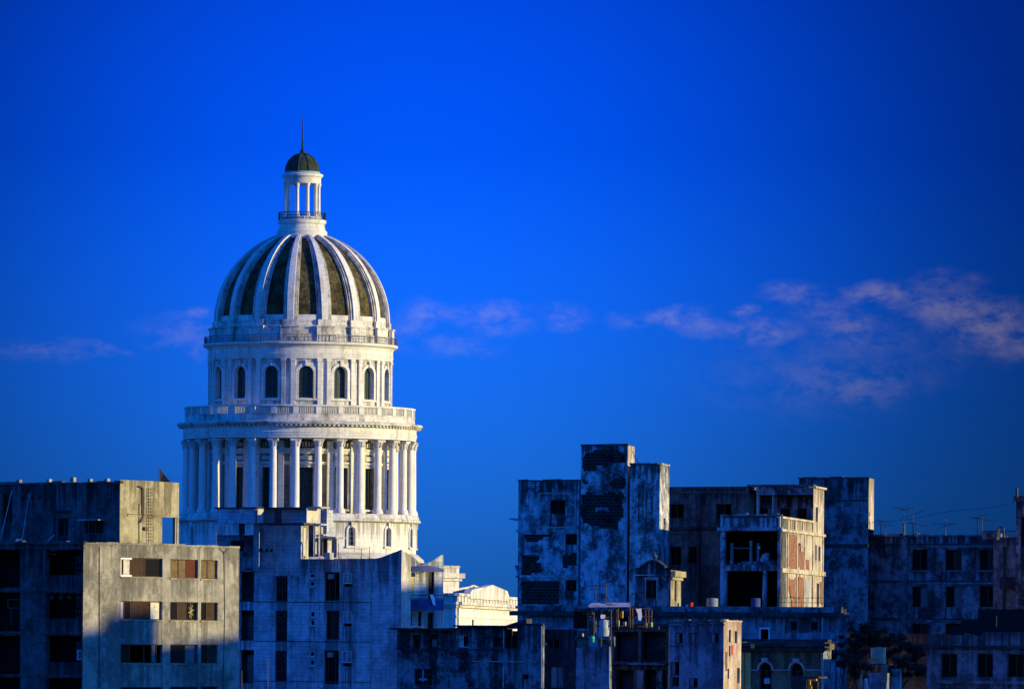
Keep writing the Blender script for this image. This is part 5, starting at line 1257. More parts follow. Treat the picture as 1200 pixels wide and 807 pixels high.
def tree(px, base_y, Yd, crown, label, n=2600, seed=1):
    rnd = random.Random(seed); b = P(px, base_y, Yd); b.z = 0; root = thing('tree', label, 'tree', tuple(b)); tops = [(P(x, y, Yd), r_*Yd/F) for x, y, r_ in crown]
    mb = MB(); c0 = sum((t[0] for t in tops), Vector())/len(tops); fork = Vector((b.x, b.y, c0.z*.55)); mb.tube(b, fork, .38, .24, 9)
    for p, r_ in tops: mid = fork.lerp(p, .5)+Vector((rnd.uniform(-.4, .4), rnd.uniform(-.4, .4), .3)); mb.tube(fork, mid, .18, .1, 6); mb.tube(mid, p, .1, .04, 5)
    mb.build('trunk', M['bark'], root); mb = MB()
    subs = []
    for p, r_ in tops:
        for _ in range(9):
            d = Vector((rnd.gauss(0, 1), rnd.gauss(0, 1), rnd.gauss(.2, .8))).normalized()*(r_*rnd.uniform(.5, 1.15)); subs.append((p+d, r_*rnd.uniform(.16, .4)))
    for k in range(n*3):
        p, r_ = rnd.choice(subs); q = p+Vector((rnd.gauss(0, r_*.6), rnd.gauss(0, r_*.6), rnd.gauss(0, r_*.45)))
        a = Vector((rnd.gauss(0, 1), rnd.gauss(0, 1), rnd.gauss(0, .6))).normalized()*rnd.uniform(.08, .17); s = a.orthogonal().normalized()*.07
        mb.q(q-a, q+s, q+a, q-s)
    mb.build('crown', M['leaf'], root)
tree(1015, 800, 618, [(1003, 742, 12), (1013, 741, 11), (1022, 740, 10), (1032, 747, 12), (1044, 750, 12), (1056, 753, 11), (996, 755, 13), (1012, 760, 15), (1035, 765, 14), (1068, 760, 12), (1078, 768, 12)], 'dense dark tree spreading below the stained wall left of the low house', 3400, 5)
tree(985, 800, 608, [(980, 768, 12), (990, 778, 13), (1005, 785, 14), (1055, 780, 14), (1072, 788, 14)], 'lower black-green tree right of the arched house, under the bigger tree', 2400, 8)

def build_back():
    W = Wall((33.5, 700), (44, 690)); root = thing('added_house', 'added plain dark house behind the tree, shading the foot of the ruined side wall', 'house', (38, 700, 0))  # added block that shades the foot of the ruin's sunlit side
    facade(root, W, 22.3, [(2, 15, 3.2, 17), (6, 15, 7.2, 17)], M['soot'], depth=.3); shell(root, [(33.5, 700), (44, 690), (48, 716), (35.5, 722)], 22.3, M['soot'], open_edges=(0,))
build_back()
# ================================================================== LOW HOUSES IN FRONT
def build_low():
    # centre low house
    c = Corner(636, 520, 31, 465, 638, 8, 770); W = c.front
    root = thing('low_house', 'low stained house with thin uneven roof edge and barred window at the bottom centre', 'house', c.base())
    top = px_top(W, [(465, 737), (535, 735), (536, 733.5), (590, 733), (606, 731), (636, 731.5)])
    rc = [(482.5, 743.5, 492.5, 758.5), (502.5, 743.5, 512.5, 758.5), (537, 743.5, 548.5, 758), (577, 746, 589, 758.5), (591.5, 735.5, 606, 759.5), (485.5, 783, 506, 802.5), (611.5, 789.5, 619.5, 795.5)]
    hs = [W.rect(*r_) for r_ in rc]; facade(root, W, top, hs, M['low'], depth=.3)
    pn = [[(0, .25, 'open'), (.25, .8, 'sh_pale'), (.8, 1, 'glass')], [(0, 1, 'sh_pale')], [(0, .4, 'creamcloth'), (.4, 1, 'open')], [(0, 1, 'open')], [(0, .5, 'glass'), (.5, 1, 'open')], [(0, .5, 'glass'), (.5, 1, 'glass')], [(0, 1, 'glass')]]
    for k, (h, p) in enumerate(zip(hs, pn)):
        if k == 1 or k == 0: window(root, W, (h[0]+.1, h[1], h[2]-.1, h[3]-.25), p if k else [(0, 1, 'glass')], depth=.25)
        else: window(root, W, h, p, frame='white' if k == 2 else 'wood', depth=.15)
    grille(root, W, hs[5], depth=.05, cross=False, mat='bluepaint' if 0 else 'iron')
    mb = MB(); h = hs[5]; um = (h[0]+h[2])/2; zm = (h[1]+h[3])/2; mb.wbox(W, um-.07, um+.07, h[1]+.3, h[3]-.1, -.02, .02); mb.wbox(W, um-.35, um+.35, zm-.25, zm-.1, -.022, .018); mb.build('window_cross_bar', M['tank'], root)
    for x0, x1, y0, y1, d in ((463, 536, 735.4, 737.6, .7), (534, 608, 732.2, 734, .4), (606, 637, 730, 731.4, .12)):
        ua, ub = W.uz(x0, y0)[0], W.uz(x1, y0)[0]; z0, z1 = zof(W, (x0+x1)/2, y1), zof(W, (x0+x1)/2, y0); mb = MB(); mb.wbox(W, ua, ub, z0, z1, -d, 1.5 if x1 < 600 else .1); mb.build('roof_edge', M['soot'], root)
    mb = MB(); a0, a1 = W.uz(588, 733)[0], W.uz(616, 733)[0]; z0, z1 = zof(W, 590, 733.5), zof(W, 610, 724.5)
    mb.hexa([W.pt(a0, z0-.1, .1), W.pt(a1, z0-.1, .1), W.pt(a1, z0-.1, .9), W.pt(a0, z0-.1, .9), W.pt(a0, z0, .1), W.pt(a1, z1, .1), W.pt(a1, z1, .9), W.pt(a0, z0, .9)]); mb.build('lean_to_roof', M['soot'], root)
    band(root, W, 759.8, 761.2, M['soot'], 465, 590, .06); band(root, W, 773.5, 774.6, M['lowpale'], 528, 545, .05); band(root, W, 774.2, 775.2, M['trim'], 552, 628, .05)
    pband(root, W, 633.8, 635.2, 733, 806, M['trim'], .05, 'downpipe'); pband(root, W, 589.6, 590.8, 735, 806, M['ruin'], .03, 'wall_rib')
    for pts in ([(560, 742), (575, 740), (576, 760), (566, 764), (556, 758)], [(467, 741), (472, 741), (472, 770), (467, 768)], [(515, 762), (560, 762), (556, 768), (530, 767)]): patch(root, W, pts, M['soot'], amp=.25, name='dark_stain', proud=.012)
    facade(root, c.side, zof(W, 620, 732), [], M['low'], name='side_wall'); shell(root, c.poly, zof(W, 500, 738), M['low'])
    mb = MB(); mb.tube(P(554, 734, 523), P(554, 725.5, 523), .06, n=6); o = mb.build('vent_pipe', M['darkmetal']); tag(o, 'short dark pipe on the low roof before the sunlit capitol wing', 'pipe')
    mb = MB(); a = P(488, 734.6, 523); mb.hexa([P(479, 735.6, 522), P(496, 735.6, 521), P(496, 735.4, 524), P(479, 735.4, 525), P(480, 733.4, 522), P(494, 734, 521), P(494, 733.6, 524), P(480, 733.2, 525)]); o = mb.build('folded_tarp', M['tank']); tag(o, 'pale blue folded tarpaulin on the low roof edge under the balcony', 'tarpaulin')
    # house added to fill the gap, its black walls painting the shade
    g = Corner(676, 560, 31, 632, 690, 20, 770); root = thing('added_house', 'added black house filling the dark gap between two lighter low walls', 'house', g.base()); W = g.front
    hs = [W.rect(641, 748, 655, 760), W.rect(644, 780, 660, 806)]; facade(root, W, zof(W, 650, 737), hs, M['soot'], depth=.3)
    for h in hs: window(root, W, h, [(0, .5, random.choice(['glass', 'sh_brown', 'sh_pale'])), (.5, 1, random.choice(['glass', 'open', 'curtain']))])
    shell(root, g.poly, zof(W, 650, 738), M['soot'], open_edges=(0,)); 
    mb = MB(); w = W; A = [w.pt(*w.uz(x, y, -.3), -.3) for x, y in ((635, 748), (641, 754), (641, 756), (634, 750))]; mb.q(*A); mb.q(*[p+Vector((0, .06, 0)) for p in reversed(A)]); mb.build('broken_gutter', M['tank'], root)
    # pale wall house with rooftop shack
    c = Corner(715, 545, 31, 675, 717, 20, 780); root = thing('pale_house', 'narrow house of smooth pale blue-lit wall under the cluttered rooftop shack', 'house', c.base()); W = c.front
    facade(root, W, px_top(W, [(675, 759), (690, 757), (700, 757.5), (715, 757)]), [], M['lowpale']); patch(root, W, [(676, 795), (714, 793), (714, 807), (676, 807)], M['low'], amp=.25, name='dark_stain')
    facade(root, c.side, zof(W, 700, 757), [], M['low'], name='side_wall'); shell(root, c.poly, zof(W, 700, 759), M['lowpale']); pband(root, W, 713.4, 715, 745, 806, M['trim'], .06, 'downpipe')
    # colonnaded court house
    c = Corner(783, 575, 31, 716, 788, 20, 770); root = thing('court_house', 'dark house with open upper gallery and pale door jambs below the shack', 'house', c.base()); W = c.front
    hu = [W.rect(720, 740, 748, 774), W.rect(751, 740, 780, 774)]; hl = [W.rect(722, 784, 742, 830), W.rect(755, 784, 769, 830), W.rect(776.5, 784, 781, 830)]
    facade(root, W, zof(W, 750, 732), hu+hl, M['ruin_dk'], depth=.4)
    for h in hu+hl: recess(root, W, h, 2.2, M['room'], d0=.4)
    band(root, W, 776, 778.5, M['low'], proud=.4, name='gallery_slab'); 
    for x0, x1 in ((746, 754.5), (769.5, 776)): pband(root, W, x0, x1, 785, 830, M['low'], .08, 'door_jamb')
    for h in hu: railing(root, W, h[0], h[2], h[1], .9, d=.1)
    band(root, W, 730.5, 734, M['soot'], proud=.3, name='roof_slab'); shell(root, c.poly, zof(W, 750, 733), M['soot'], open_edges=(0,))
    # narrow house with pink lit side
    c = Corner(848, 565, 31, 784, 868.5, 13, 770); root = thing('narrow_house', 'narrow stained house with sunlit pinkish side wall of slit windows', 'house', c.base()); W, S = c.front, c.side
    rc = [(791, 741, 800, 753.5), (808, 741, 819.5, 754.5), (832, 741, 842, 753), (785.5, 775, 796, 790.5), (787, 793, 795.5, 803.5), (807, 794, 817.5, 805)]
    hs = [W.rect(*r_) for r_ in rc]; zt = zof(W, 815, 727.5); facade(root, W, zt, hs, M['lowpale'], depth=.3)
    for h in hs: window(root, W, h, [(0, .5, random.choice(['glass', 'sh_brown', 'sh_pale'])), (.5, 1, random.choice(['glass', 'open', 'curtain']))])
    patch(root, W, [(787, 733), (847, 732), (847, 756), (826, 758), (800, 756), (787, 758)], M['ruin_dk'], amp=.3, name='dark_stain', proud=.01) if 0 else None
    band(root, W, 730.5, 732, M['low'], proud=.08); band(root, W, 756, 757, M['soot'], 785, 801, .05)
    patch(root, W, [(805, 776), (822, 776), (823, 780), (806, 781)], M['low'], amp=.2, name='dark_stain'); patch(root, W, [(820, 740), (847, 736), (847, 757), (820, 757)], M['ruin_dk'], amp=.3, name='dark_stain', proud=.012)
    sr = [(854, 737.5, 856.4, 752), (861, 739, 863.8, 753), (854.2, 756, 856, 768.5), (852.5, 783, 854.5, 795), (863.6, 782, 867, 800)]
    hs = [S.rect(*r_) for r_ in sr]; zs = zof(S, 858, 728); facade(root, S, zs, hs, M['litpink'], depth=.35, name='side_wall')
    for h in hs: window(root, S, h, [(0, 1, 'glass')], depth=.25)
    patch(root, S, [(856.8, 757), (858.8, 756), (858.6, 765), (857, 766)], M['redp'], amp=.1, name='paint_mark'); patch(root, S, [(850, 762), (852, 765), (852, 785), (850, 786)], M['rust'], amp=.2, name='rust_stain')
    coping(root, W, zt, M['low'], thick=.12); coping(root, S, zs, M['litpink'], thick=.12); shell(root, c.poly, zt, M['low'])
    # arched house
    c = Corner(966, 600, 31, 868, 974, 20, 780); root = thing('arched_house', 'olive-walled house with two arched windows under a deep dark cornice', 'house', c.base()); W = c.front
    hs = [W.rect(890, 776.5, 904, 830)+(True,), W.rect(926.5, 777, 941, 792)+(True,)]
    facade(root, W, zof(W, 915, 758), hs, M['archwall'], depth=.35)
    for h in hs:
        o = window(root, W, (h[0], h[1], h[2], h[3]-(h[2]-h[0])/2), [(0, .5, 'glass'), (.5, 1, 'glass')], frame='wood', depth=.25)
        cu, r_, zc = (h[0]+h[2])/2, (h[2]-h[0])/2, h[3]-(h[2]-h[0])/2; mb = MB()
        for k in range(12):
            t0, t1 = math.pi*k/12, math.pi*(k+1)/12
            def pp(t, e, d): return W.pt(cu-(r_+e)*math.cos(t), zc+(r_+e)*math.sin(t), d)
            mb.hexa([pp(t0, .06, -.12), pp(t1, .06, -.12), pp(t1, .06, -.004), pp(t0, .06, -.004), pp(t0, .22, -.12), pp(t1, .22, -.12), pp(t1, .22, -.004), pp(t0, .22, -.004)])
        mb.build('arch_moulding', M['trim'], root); mb = MB(); mb.wbox(W, cu-.3, cu+.3, h[3]+.1, h[3]+.45, -.25, -.006); mb.build('keystone', M['trim'], root)
        f = MB(); n = 10; f.q(*[W.pt(cu-r_*math.cos(math.pi*k/n), zc+r_*math.sin(math.pi*k/n), .28) for k in range(n+1)]); f.build('fanlight', M['glass'], root)
    for x0, x1 in ((868, 888), (906, 924.5), (943.5, 966)): band(root, W, 784, 785.2, M['trim'], x0, x1, .08, 'string_course')
    band(root, W, 752.5, 757, M['soot'], proud=1.0, name='cornice'); band(root, W, 757.4, 762, M['soot'], proud=.6, name='cornice'); band(root, W, 748.5, 752.2, M['soot'], proud=.7, name='parapet')
    pband(root, W, 868.2, 873, 764, 830, M['tape_sun_yellow'], .2, 'sunlit_pilaster'); pband(root, W, 873.6, 880, 764, 830, M['tape_sun_yellow'], .1, 'sunlit_pilaster'); pband(root, W, 963, 965.6, 764, 830, M['trim'], .12, 'corner_strip')  # yellow strips stand in for sun on the wall's left end
    shell(root, c.poly, zof(W, 915, 751), M['low'], open_edges=(0,)); 
    for x, y, s in ((882, 756.5, .16), (975, 757.5, .2), (969.5, 761, .12)):
        a = W.pt(*W.uz(x, y, -1.1), -1.1); mb = MB(); mb.box(tuple(a), (s, s, s*1.1)); mb.build('sunlit_spot', M['amber'], root)  # amber boxes stand in for small sunlit spots
    # awning bits before the arched house, sunlight painted on in amber
    an = thing('kiosk_roof', 'small dark lean-to with posts tinted amber for sunlight before the right arched window', 'lean-to', tuple(P(945, 806, 585)))
    o, cc, za, zt = block(926, 959, 792, 794.2, 585, M['soot'], 'roof', deep=2.5, par=an); 
    for x0, x1, y0, y1, m_ in ((946.5, 949.5, 795, 802, 'amber'), (952, 956.5, 792.5, 797, 'amber'), (947, 951, 803, 808, 'amber'), (927, 945, 795, 820, 'soot'), (951.5, 958, 798, 820, 'soot')): block(x0, x1, y0, y1, 585.3, M[m_], 'post' if m_ == 'amber' else 'board', deep=.3, par=an)
    mb = MB(); h = W.rect(895, 794, 902, 800.5); mb.wbox(W, h[0], h[2], h[1], h[3], .05, .12); o = mb.build('wash_cloth', M['tank']); tag(o, 'pale blue cloth hanging in the left arched window', 'cloth')
build_low()

def build_shack():
    # rooftop shack of poles, sheets and tanks (x 672-770, y 708-757)
    Y0 = 538
    def pt(x, y, dy=0): return P(x, y, Y0+dy)
    root = thing('rooftop_shack', 'ramshackle rooftop shack of posts under a pale corrugated sheet roof', 'shack', tuple(pt(715, 757)))
    for (x0, x1, y0, y1, dy, m_, nm) in ((672.5, 692, 712.5, 716, 3, 'soot', 'roof_sheet'), (672, 688, 716, 736, 3.5, 'room', 'wall_panel'), (690, 698, 727, 745, 3.6, 'ruin_dk', 'wall_panel'), (719, 736, 722, 733, 3.6, 'room', 'wall_panel'), (674, 715, 745, 749, 2.5, 'low', 'floor_slab'), (715, 772, 733, 737, 2, 'soot', 'floor_slab'),
                                         (689.5, 694, 717, 719, 2.2, 'wood', 'board'), (683, 690, 718, 719.5, 2.2, 'wood', 'board'), (726.5, 729.6, 715.5, 723.5, 2.2, 'amber', 'post'), (719.5, 722.5, 714, 732, 2.6, 'wood', 'post'), (710, 713, 714, 722, 2.8, 'wood', 'board'), (729.8, 733, 728, 733, 2.2, 'trim', 'board'), (700.5, 720, 745.5, 757, 3, 'low', 'wall_panel')):
        block(x0, x1, y0, y1, Y0+dy, M[m_], nm, r=31, deep=.35, rs=10, par=root)
    mb = MB()
    z = 0
    a, b = pt(690, 711.2, 0), pt(737.5, 710.6, -.3); c_, d = pt(738, 707.6, 5), pt(694, 708.2, 5)
    t = Vector((0, 0, .1)); mb.hexa([a, b, c_, d, a+t, b+t, c_+t, d+t]); mb.build('sheet_roof', M['sheet'], root)
    mb = MB(); 
    for k in range(22): f = k/21; p, q = a.lerp(b, f)+Vector((0, 0, .1)), d.lerp(c_, f)+Vector((0, 0, .1)); mb.tube(p, q, .045, n=5)
    mb.build('sheet_ridges', M['sheet'], root)
    mb = MB()
    for x, y0, y1, dy in ((696, 709, 745, .5), (704.5, 709, 757, 1), (716, 700, 757, .3), (724.8, 709, 736, .8), (738.5, 706, 735, .2), (741.5, 712, 735, 2.5), (757, 712, 735, 1.5), (763.5, 714, 735, 1.0), (760, 712, 730, 3)): mb.tube(pt(x, y1, dy), pt(x+random.uniform(-.6, .6), y0, dy), .05, n=5)
    for x0, y0, x1, y1, dy in ((736, 723, 764, 722, 1.4), (741, 712, 764, 713.5, 1.4), (690, 722, 716, 723, .8), (704, 706, 742, 712, .4)): mb.tube(pt(x0, y0, dy), pt(x1, y1, dy), .04, n=5)
    mb.tube(pt(696, 733, 1), pt(764, 733.5, 1), .04, n=5); mb.build('frame_poles', M['wood'], root)
    # laundry, tanks, bucket
    cl = [(745, 713), (751.5, 712.5), (752.5, 722), (751, 727), (748, 726), (747.5, 719)]
    mb = MB(); A = [pt(x, y, .9) for x, y in cl]; mb.q(*A); mb.q(*[p+Vector((0, .05, 0)) for p in reversed(A)])
    for i in range(len(A)): j = (i+1) % len(A); mb.q(A[i], A[j], A[j]+Vector((0, .05, 0)), A[i]+Vector((0, .05, 0)))
    o = mb.build('white_sheet', M['cloth']); tag(o, 'bright white laundry sheet hanging from the shack frame', 'laundry')
    cl = [(703.5, 720.5), (706, 719.5), (709.5, 720), (709, 724), (706, 724.5), (704, 724)]
    mb = MB(); A = [pt(x, y, .6) for x, y in cl]; mb.q(*A); mb.q(*[p+Vector((0, .3, 0)) for p in reversed(A)])
    for i in range(len(A)): j = (i+1) % len(A); mb.q(A[i], A[j], A[j]+Vector((0, .3, 0)), A[i]+Vector((0, .3, 0)))
    o = mb.build('cloth_bundle', M['cloth']); tag(o, 'small white cloth bundle above the round tank in the shack', 'laundry')
    for (x0, x1, y0, y1, dy, m_, lb, nm, cat) in ((702, 714, 725.5, 745, 1.2, 'tank', 'round pale grey tank inside the rooftop shack', 'water_tank', 'water tank'), (691, 697, 744.5, 752, .2, 'green', 'bright green plastic barrel under the shack floor', 'barrel', 'barrel'),
                                                   (722.5, 726, 726, 733, 1, 'trim', 'small pale drum on the shack floor near the amber post', 'drum', 'drum'), (761.5, 765, 728.5, 734, .6, 'lime', 'lime green jug at the right end of the shack', 'jug', 'jug'), (753.5, 759, 729, 735, 2, 'rust', 'rusty brown drum beside the lime green jug', 'drum', 'drum'), (681.5, 684, 741.5, 745.5, .5, 'amber', 'little amber can on the shack floor at left', 'can', 'can')):
        a = pt((x0+x1)/2, y1, dy); z1 = pt((x0+x1)/2, y0, dy).z; r_ = (x1-x0)/2*Y0/F; H = z1-a.z; mb = MB()
        mb.lathe([(.005, a.z), (r_*.92, a.z), (r_, a.z+H*.15), (r_, a.z+H*.45), (r_*1.05, a.z+H*.5), (r_, a.z+H*.55), (r_, a.z+H*.85), (r_*.8, z1-.02), (r_*.35, z1), (.005, z1+.02)], (a.x, a.y), 18)
        o = mb.build(nm, M[m_], None, smooth=35); tag(o, lb, cat)
    # water tank on stand at right, x 1020-1038
    w = thing('water_tank', 'upright rusty water tank on a rough masonry stand among the dark trees', 'water tank', tuple(P(1029, 807, 560)))
    a = P(1029, 777, 560); z1 = P(1029, 758.5, 560).z; r_ = 8.8*560/F; mb = MB(); H = z1-a.z
    mb.lathe([(.01, a.z), (r_, a.z), (r_, a.z+H*.3), (r_*1.04, a.z+H*.32), (r_, a.z+H*.34), (r_, a.z+H*.64), (r_*1.04, a.z+H*.66), (r_, a.z+H*.68), (r_, z1-.03), (r_*.95, z1), (.01, z1+.06)], (a.x, a.y), 24); mb.build('tank', M['tankrust'], w, smooth=30)
    block(1018, 1037, 788, 830, 559.5, M['lowpale'], 'stand', r=31, deep=1.6, rs=15, par=w, xr=None); block(1033, 1038.5, 778, 799, 559, M['tankrust'], 'stand_pier', r=31, rs=12, deep=.5, par=w); block(1014, 1040, 777.2, 778.2, 559, M['soot'], 'stand_slab', r=31, rs=15, deep=1.8, par=w)
    block(1044, 1055, 783, 830, 559, M['low'], 'stand_wall', r=31, rs=15, deep=.5, par=w)
    for (x0, x1, y0, y1, m_, lb) in ((1007, 1011.5, 789.5, 799, 'tankrust', 'narrow upright tan stone stump left of the water tank stand'), (1011.5, 1018, 794, 810, 'trim', 'pale chipped stone post at the bottom edge left of the water tank stand')):
        a = P((x0+x1)/2, y1, 556); z1 = P((x0+x1)/2, y0, 556).z; r_ = (x1-x0)/2*556/F; mb = MB(); H = z1-a.z
        mb.lathe([(.01, a.z-1), (r_, a.z-1), (r_*.9, a.z+H*.4), (r_*.6, a.z+H*.55), (r_*.75, a.z+H*.75), (r_*.5, z1), (.01, z1)], (a.x, a.y), 9); o = mb.build('stone_post', M[m_], None, smooth=25); tag(o, lb, 'post')
build_shack()

# ================================================================== unseen blocks added right of the view, shaped for the shadows they cast
def caster(pa, pb, x, top, label, Wd=12, n0=0, n1=0):
    """block standing on the sun's rays between plan points pa (near) and pb (far)"""
    k = math.tan(SUN_AZ); y0, y1 = pa[1]-(x-pa[0])*k-n0, pb[1]-(x-pb[0])*k+n1
    root = thing('apartment_block', label, 'apartment building', (x, (y0+y1)/2, 0)); W = Wall((x, y1), (x, y0))
    hs = []; n = max(1, int(abs(y1-y0)/4))
    for f in range(int(top/3.4)-1):
        for q in range(n): u = W.len*(q+.5)/n; hs.append((u-.6, 2+f*3.4, u+.6, 3.6+f*3.4))
    facade(root, W, top, hs, M['concrete'], depth=.3); mb = MB(); e = Wd*k
    poly = [(x, y1), (x, y0), (x+Wd, y0-e), (x+Wd, y1-e)]
    mb.q(*[W.pt(u, z, .31) for u, z in ((0, 0), (W.len, 0), (W.len, top), (0, top))]); mb.build('glazing', M['glass'], root)
    shell(root, poly, top, M['concrete'], open_edges=(0,))
XC = 112.0
def rise(x, z, X=XC): return z+((X-x)/math.cos(SUN_AZ))*math.tan(SUN_EL)
def onleft(px): a = math.atan2(13, 10.37); C0 = plan(97.5, 490); return hit(px, C0, (math.sin(R(38.6)), math.cos(R(38.6))))
caster(onleft(98), onleft(123), XC, rise(-30, 21.4), 'unseen tall block shaped for its shadow, off to the right, nearest', n0=30)
caster(onleft(123), onleft(184), XC, rise(-27, 22.7), 'unseen narrow tower shaped for the shadow step, between two blocks off to the right', Wd=10)
caster(onleft(184), onleft(280), XC, rise(-22, 20.8), 'second unseen tall block shaped for its shadow, off to the right', n1=8)
caster((-8, 559.5), (-5.8, 569), XC, rise(-7, 25.6), 'third unseen tall block shaped for its shadow, off to the right', n0=1)
caster((56, 599), (56, 662), 56, 28.0, 'lower long unseen block added for its shadow, off to the right')
SKY_TINT = (.012, .16, 1.0); HIGH = (.065, 1.45, 2.42); LOWC = (4.2, 3.6, 3.85); REST = (.6, 4.6, 3.2); CLOUD = (2.75, 2.5, 4.0)
SUN_E = 5.0; SUN_C = (1.0, .82, .28)
# ================================================================== ground, sky, light, camera
mb = MB(); mb.q((-4000, -500, 0), (4000, -500, 0), (4000, 9000, 0), (-4000, 9000, 0)); tag(mb.build('ground', M['asphalt']), kind='structure')

world = bpy.data.worlds.new('World'); scene.world = world; world.use_nodes = True
nt = world.node_tree; nt.nodes.clear()
out = N(nt, 'ShaderNodeOutputWorld'); bg = N(nt, 'ShaderNodeBackground'); L(nt, bg.outputs[0], out.inputs[0])
sky = N(nt, 'ShaderNodeTexSky'); sky.sky_type = 'NISHITA'; sky.sun_disc = False
sky.sun_elevation = SUN_EL; sky.sun_rotation = math.pi/2+SUN_AZ
sky.air_density = 1.0; sky.dust_density = .4; sky.ozone_density = 3.0
bg.inputs[1].default_value = 0.12
tc = N(nt, 'ShaderNodeTexCoord'); sep = N(nt, 'ShaderNodeSeparateXYZ'); L(nt, tc.outputs['Generated'], sep.inputs[0])
yy = math_n(nt, 'MAXIMUM', sep.outputs[1], .05)
U = math_n(nt, 'DIVIDE', sep.outputs[0], yy); V = math_n(nt, 'DIVIDE', sep.outputs[2], yy)
# vignette painted into the sky: it darkens away from its brightest part
cmb = N(nt, 'ShaderNodeCombineXYZ'); L(nt, U, cmb.inputs[0]); L(nt, V, cmb.inputs[1])
def blob(px, py, sx, sy, vec):
    a = N(nt, 'ShaderNodeVectorMath', operation='SUBTRACT'); L(nt, vec, a.inputs[0])
    u, v = ray(px, py); a.inputs[1].default_value = (u, v, 0)
    b = N(nt, 'ShaderNodeVectorMath', operation='MULTIPLY'); L(nt, a.outputs[0], b.inputs[0]); b.inputs[1].default_value = (F/sx, F/sy, 0)
    c = N(nt, 'ShaderNodeVectorMath', operation='LENGTH'); L(nt, b.outputs[0], c.inputs[0])
    return c.outputs['Value']
d0 = blob(490, 290, 600, 560, cmb.outputs[0])
g = N(nt, 'ShaderNodeMapRange'); g.interpolation_type = 'SMOOTHSTEP'; L(nt, d0, g.inputs[0])
g.inputs[1].default_value = 0; g.inputs[2].default_value = 1.35; g.inputs[3].default_value = 1.0; g.inputs[4].default_value = .22
front = math_n(nt, 'GREATER_THAN', sep.outputs[1], .6)
tint = N(nt, 'ShaderNodeMix', data_type='RGBA', blend_type='MULTIPLY'); tint.inputs[0].default_value = 1
L(nt, sky.outputs[0], tint.inputs[6]); tint.inputs[7].default_value = (*SKY_TINT, 1)
hz = N(nt, 'ShaderNodeMapRange'); L(nt, V, hz.inputs[0]); hz.inputs[1].default_value = 0; hz.inputs[2].default_value = .072; hz.inputs[3].default_value = 1; hz.inputs[4].default_value = 0
tm = N(nt, 'ShaderNodeMix', data_type='RGBA', blend_type='MULTIPLY'); tm.inputs[0].default_value = 1
L(nt, tint.outputs[2], tm.inputs[6]); L(nt, mixc(nt, hz.outputs[0], HIGH, LOWC), tm.inputs[7])
gm = N(nt, 'ShaderNodeVectorMath', operation='SCALE'); L(nt, tm.outputs[2], gm.inputs[0]); L(nt, g.outputs[0], gm.inputs['Scale'])
# clouds: thin pink-violet streaks low over the roofs
mpn = N(nt, 'ShaderNodeVectorMath', operation='MULTIPLY'); L(nt, cmb.outputs[0], mpn.inputs[0]); mpn.inputs[1].default_value = (F/100, F/60, 0)
def wn(scale, det, off):
    n = N(nt, 'ShaderNodeTexNoise'); n.inputs['Scale'].default_value = scale; n.inputs['Detail'].default_value = det; n.inputs['Roughness'].default_value = .66
    a = N(nt, 'ShaderNodeVectorMath', operation='ADD'); L(nt, mpn.outputs[0], a.inputs[0]); a.inputs[1].default_value = (off, off*.7, 0); L(nt, a.outputs[0], n.inputs['Vector']); return n
wob = wn(.9, 5, 3.0)
ws = N(nt, 'ShaderNodeVectorMath', operation='SUBTRACT'); L(nt, wob.outputs['Color'], ws.inputs[0]); ws.inputs[1].default_value = (.5, .5, .5)
wm = N(nt, 'ShaderNodeVectorMath', operation='MULTIPLY'); L(nt, ws.outputs[0], wm.inputs[0]); wm.inputs[1].default_value = (70/F, 55/F, 0)
wv = N(nt, 'ShaderNodeVectorMath', operation='ADD'); L(nt, cmb.outputs[0], wv.inputs[0]); L(nt, wm.outputs[0], wv.inputs[1])
tot = None
for px, py, sx, sy, k in ((1028, 345, 42, 13, 1), (1075, 353, 40, 22, .6), (1120, 361, 52, 24, .85), (1165, 380, 62, 32, 1), (1195, 396, 50, 26, .9), (1105, 327, 50, 14, .5), (872, 365, 16, 7, .8), (893, 388, 46, 16, .75), (785, 370, 42, 14, .75), (825, 385, 32, 14, .5), (745, 376, 30, 12, .35),
                      (932, 348, 40, 12, .7), (965, 366, 45, 22, .4), (998, 388, 32, 26, .55), (1010, 452, 90, 20, .4), (950, 445, 150, 50, .15), (1060, 400, 160, 60, .15),
                      (505, 365, 40, 17, .5), (578, 375, 48, 20, .48), (520, 406, 70, 13, .3), (666, 371, 32, 14, .35), (472, 380, 22, 24, .35), (215, 388, 60, 22, .38), (227, 369, 14, 10, .42), (48, 413, 62, 16, .36), (118, 415, 34, 8, .36), (238, 408, 20, 16, .4)):
    d = blob(px, py, sx, sy, wv.outputs[0])
    m = N(nt, 'ShaderNodeMapRange'); m.interpolation_type = 'SMOOTHSTEP'; L(nt, d, m.inputs[0]); m.inputs[1].default_value = 0; m.inputs[2].default_value = 1.35; m.inputs[3].default_value = k; m.inputs[4].default_value = 0
    tot = m.outputs[0] if tot is None else math_n(nt, 'SUBTRACT', math_n(nt, 'ADD', tot, m.outputs[0]), math_n(nt, 'MULTIPLY', tot, m.outputs[0]))
det = wn(2.6, 9, 11.0)
dens = math_n(nt, 'MULTIPLY', tot, ramp(nt, det.outputs['Fac'], .34, .70))
dens = math_n(nt, 'MULTIPLY', math_n(nt, 'MULTIPLY', dens, front), .62)
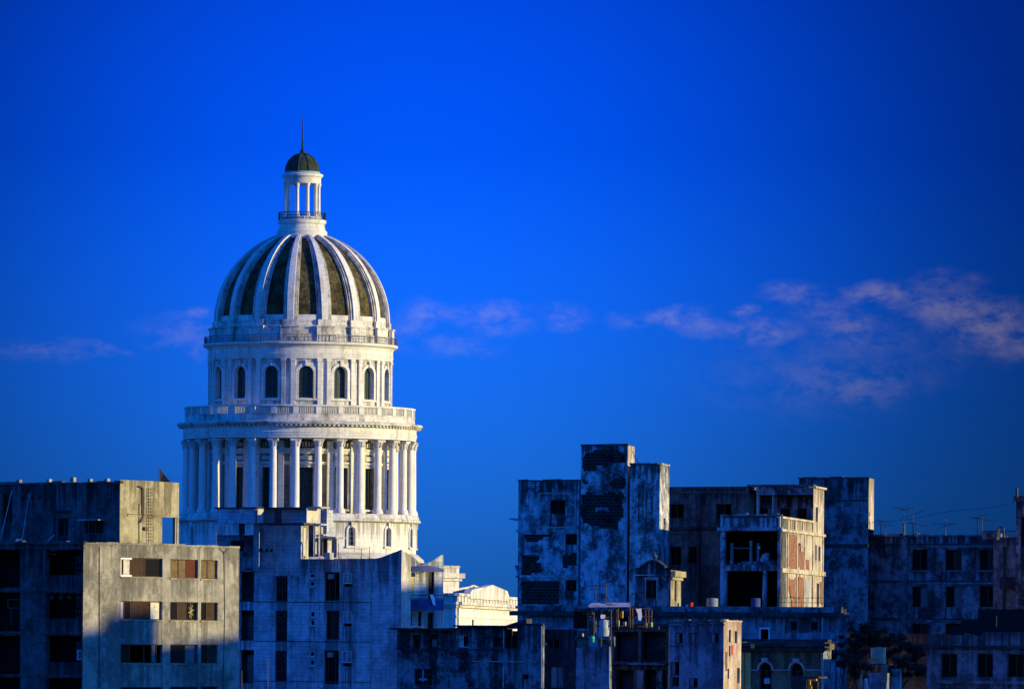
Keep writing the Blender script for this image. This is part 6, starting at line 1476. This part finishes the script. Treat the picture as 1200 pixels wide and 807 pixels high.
lum = N(nt, 'ShaderNodeVectorMath', operation='SCALE'); lum.inputs[0].default_value = CLOUD; L(nt, math_n(nt, 'POWER', g.outputs[0], .55), lum.inputs['Scale'])
cm = N(nt, 'ShaderNodeMix', data_type='RGBA'); L(nt, dens, cm.inputs[0]); L(nt, gm.outputs[0], cm.inputs[6]); L(nt, lum.outputs[0], cm.inputs[7])
# the rest of the sky, out of the photograph
rest = N(nt, 'ShaderNodeVectorMath', operation='MULTIPLY'); L(nt, tint.outputs[2], rest.inputs[0]); rest.inputs[1].default_value = REST
fb = N(nt, 'ShaderNodeMapRange'); fb.interpolation_type = 'SMOOTHSTEP'; L(nt, sep.outputs[1], fb.inputs[0]); fb.inputs[1].default_value = .86; fb.inputs[2].default_value = .975
fm = N(nt, 'ShaderNodeMix', data_type='RGBA'); L(nt, fb.outputs[0], fm.inputs[0]); L(nt, rest.outputs[0], fm.inputs[6]); L(nt, cm.outputs[2], fm.inputs[7])
L(nt, fm.outputs[2], bg.inputs[0])

sd_ = bpy.data.lights.new('sun', 'SUN'); sd_.energy = SUN_E; sd_.angle = R(.53); sd_.color = SUN_C
so = bpy.data.objects.new('sun', sd_); COL.objects.link(so)
tosun = Vector((math.cos(SUN_EL)*math.cos(SUN_AZ), -math.cos(SUN_EL)*math.sin(SUN_AZ), math.sin(SUN_EL)))
so.rotation_euler = tosun.to_track_quat('Z', 'Y').to_euler(); so.location = (300, 200, 200)

cam = bpy.data.cameras.new('camera'); co = bpy.data.objects.new('camera', cam); COL.objects.link(co); scene.camera = co
cam.sensor_width = 36; cam.sensor_fit = 'HORIZONTAL'; cam.lens = F/1200*36; cam.shift_y = (HY-403.5)/1200
cam.clip_start = 1; cam.clip_end = 20000
co.location = (0, 0, EYE); co.rotation_euler = (math.pi/2, -RHO, 0)
scene.view_settings.view_transform = 'Standard'; scene.view_settings.look = 'None'; scene.view_settings.exposure = .26; scene.view_settings.gamma = 1
scene.render.engine = 'CYCLES'; scene.cycles.max_bounces = 5; scene.cycles.diffuse_bounces = 3
scene.render.resolution_x = 1024; scene.render.resolution_y = 688
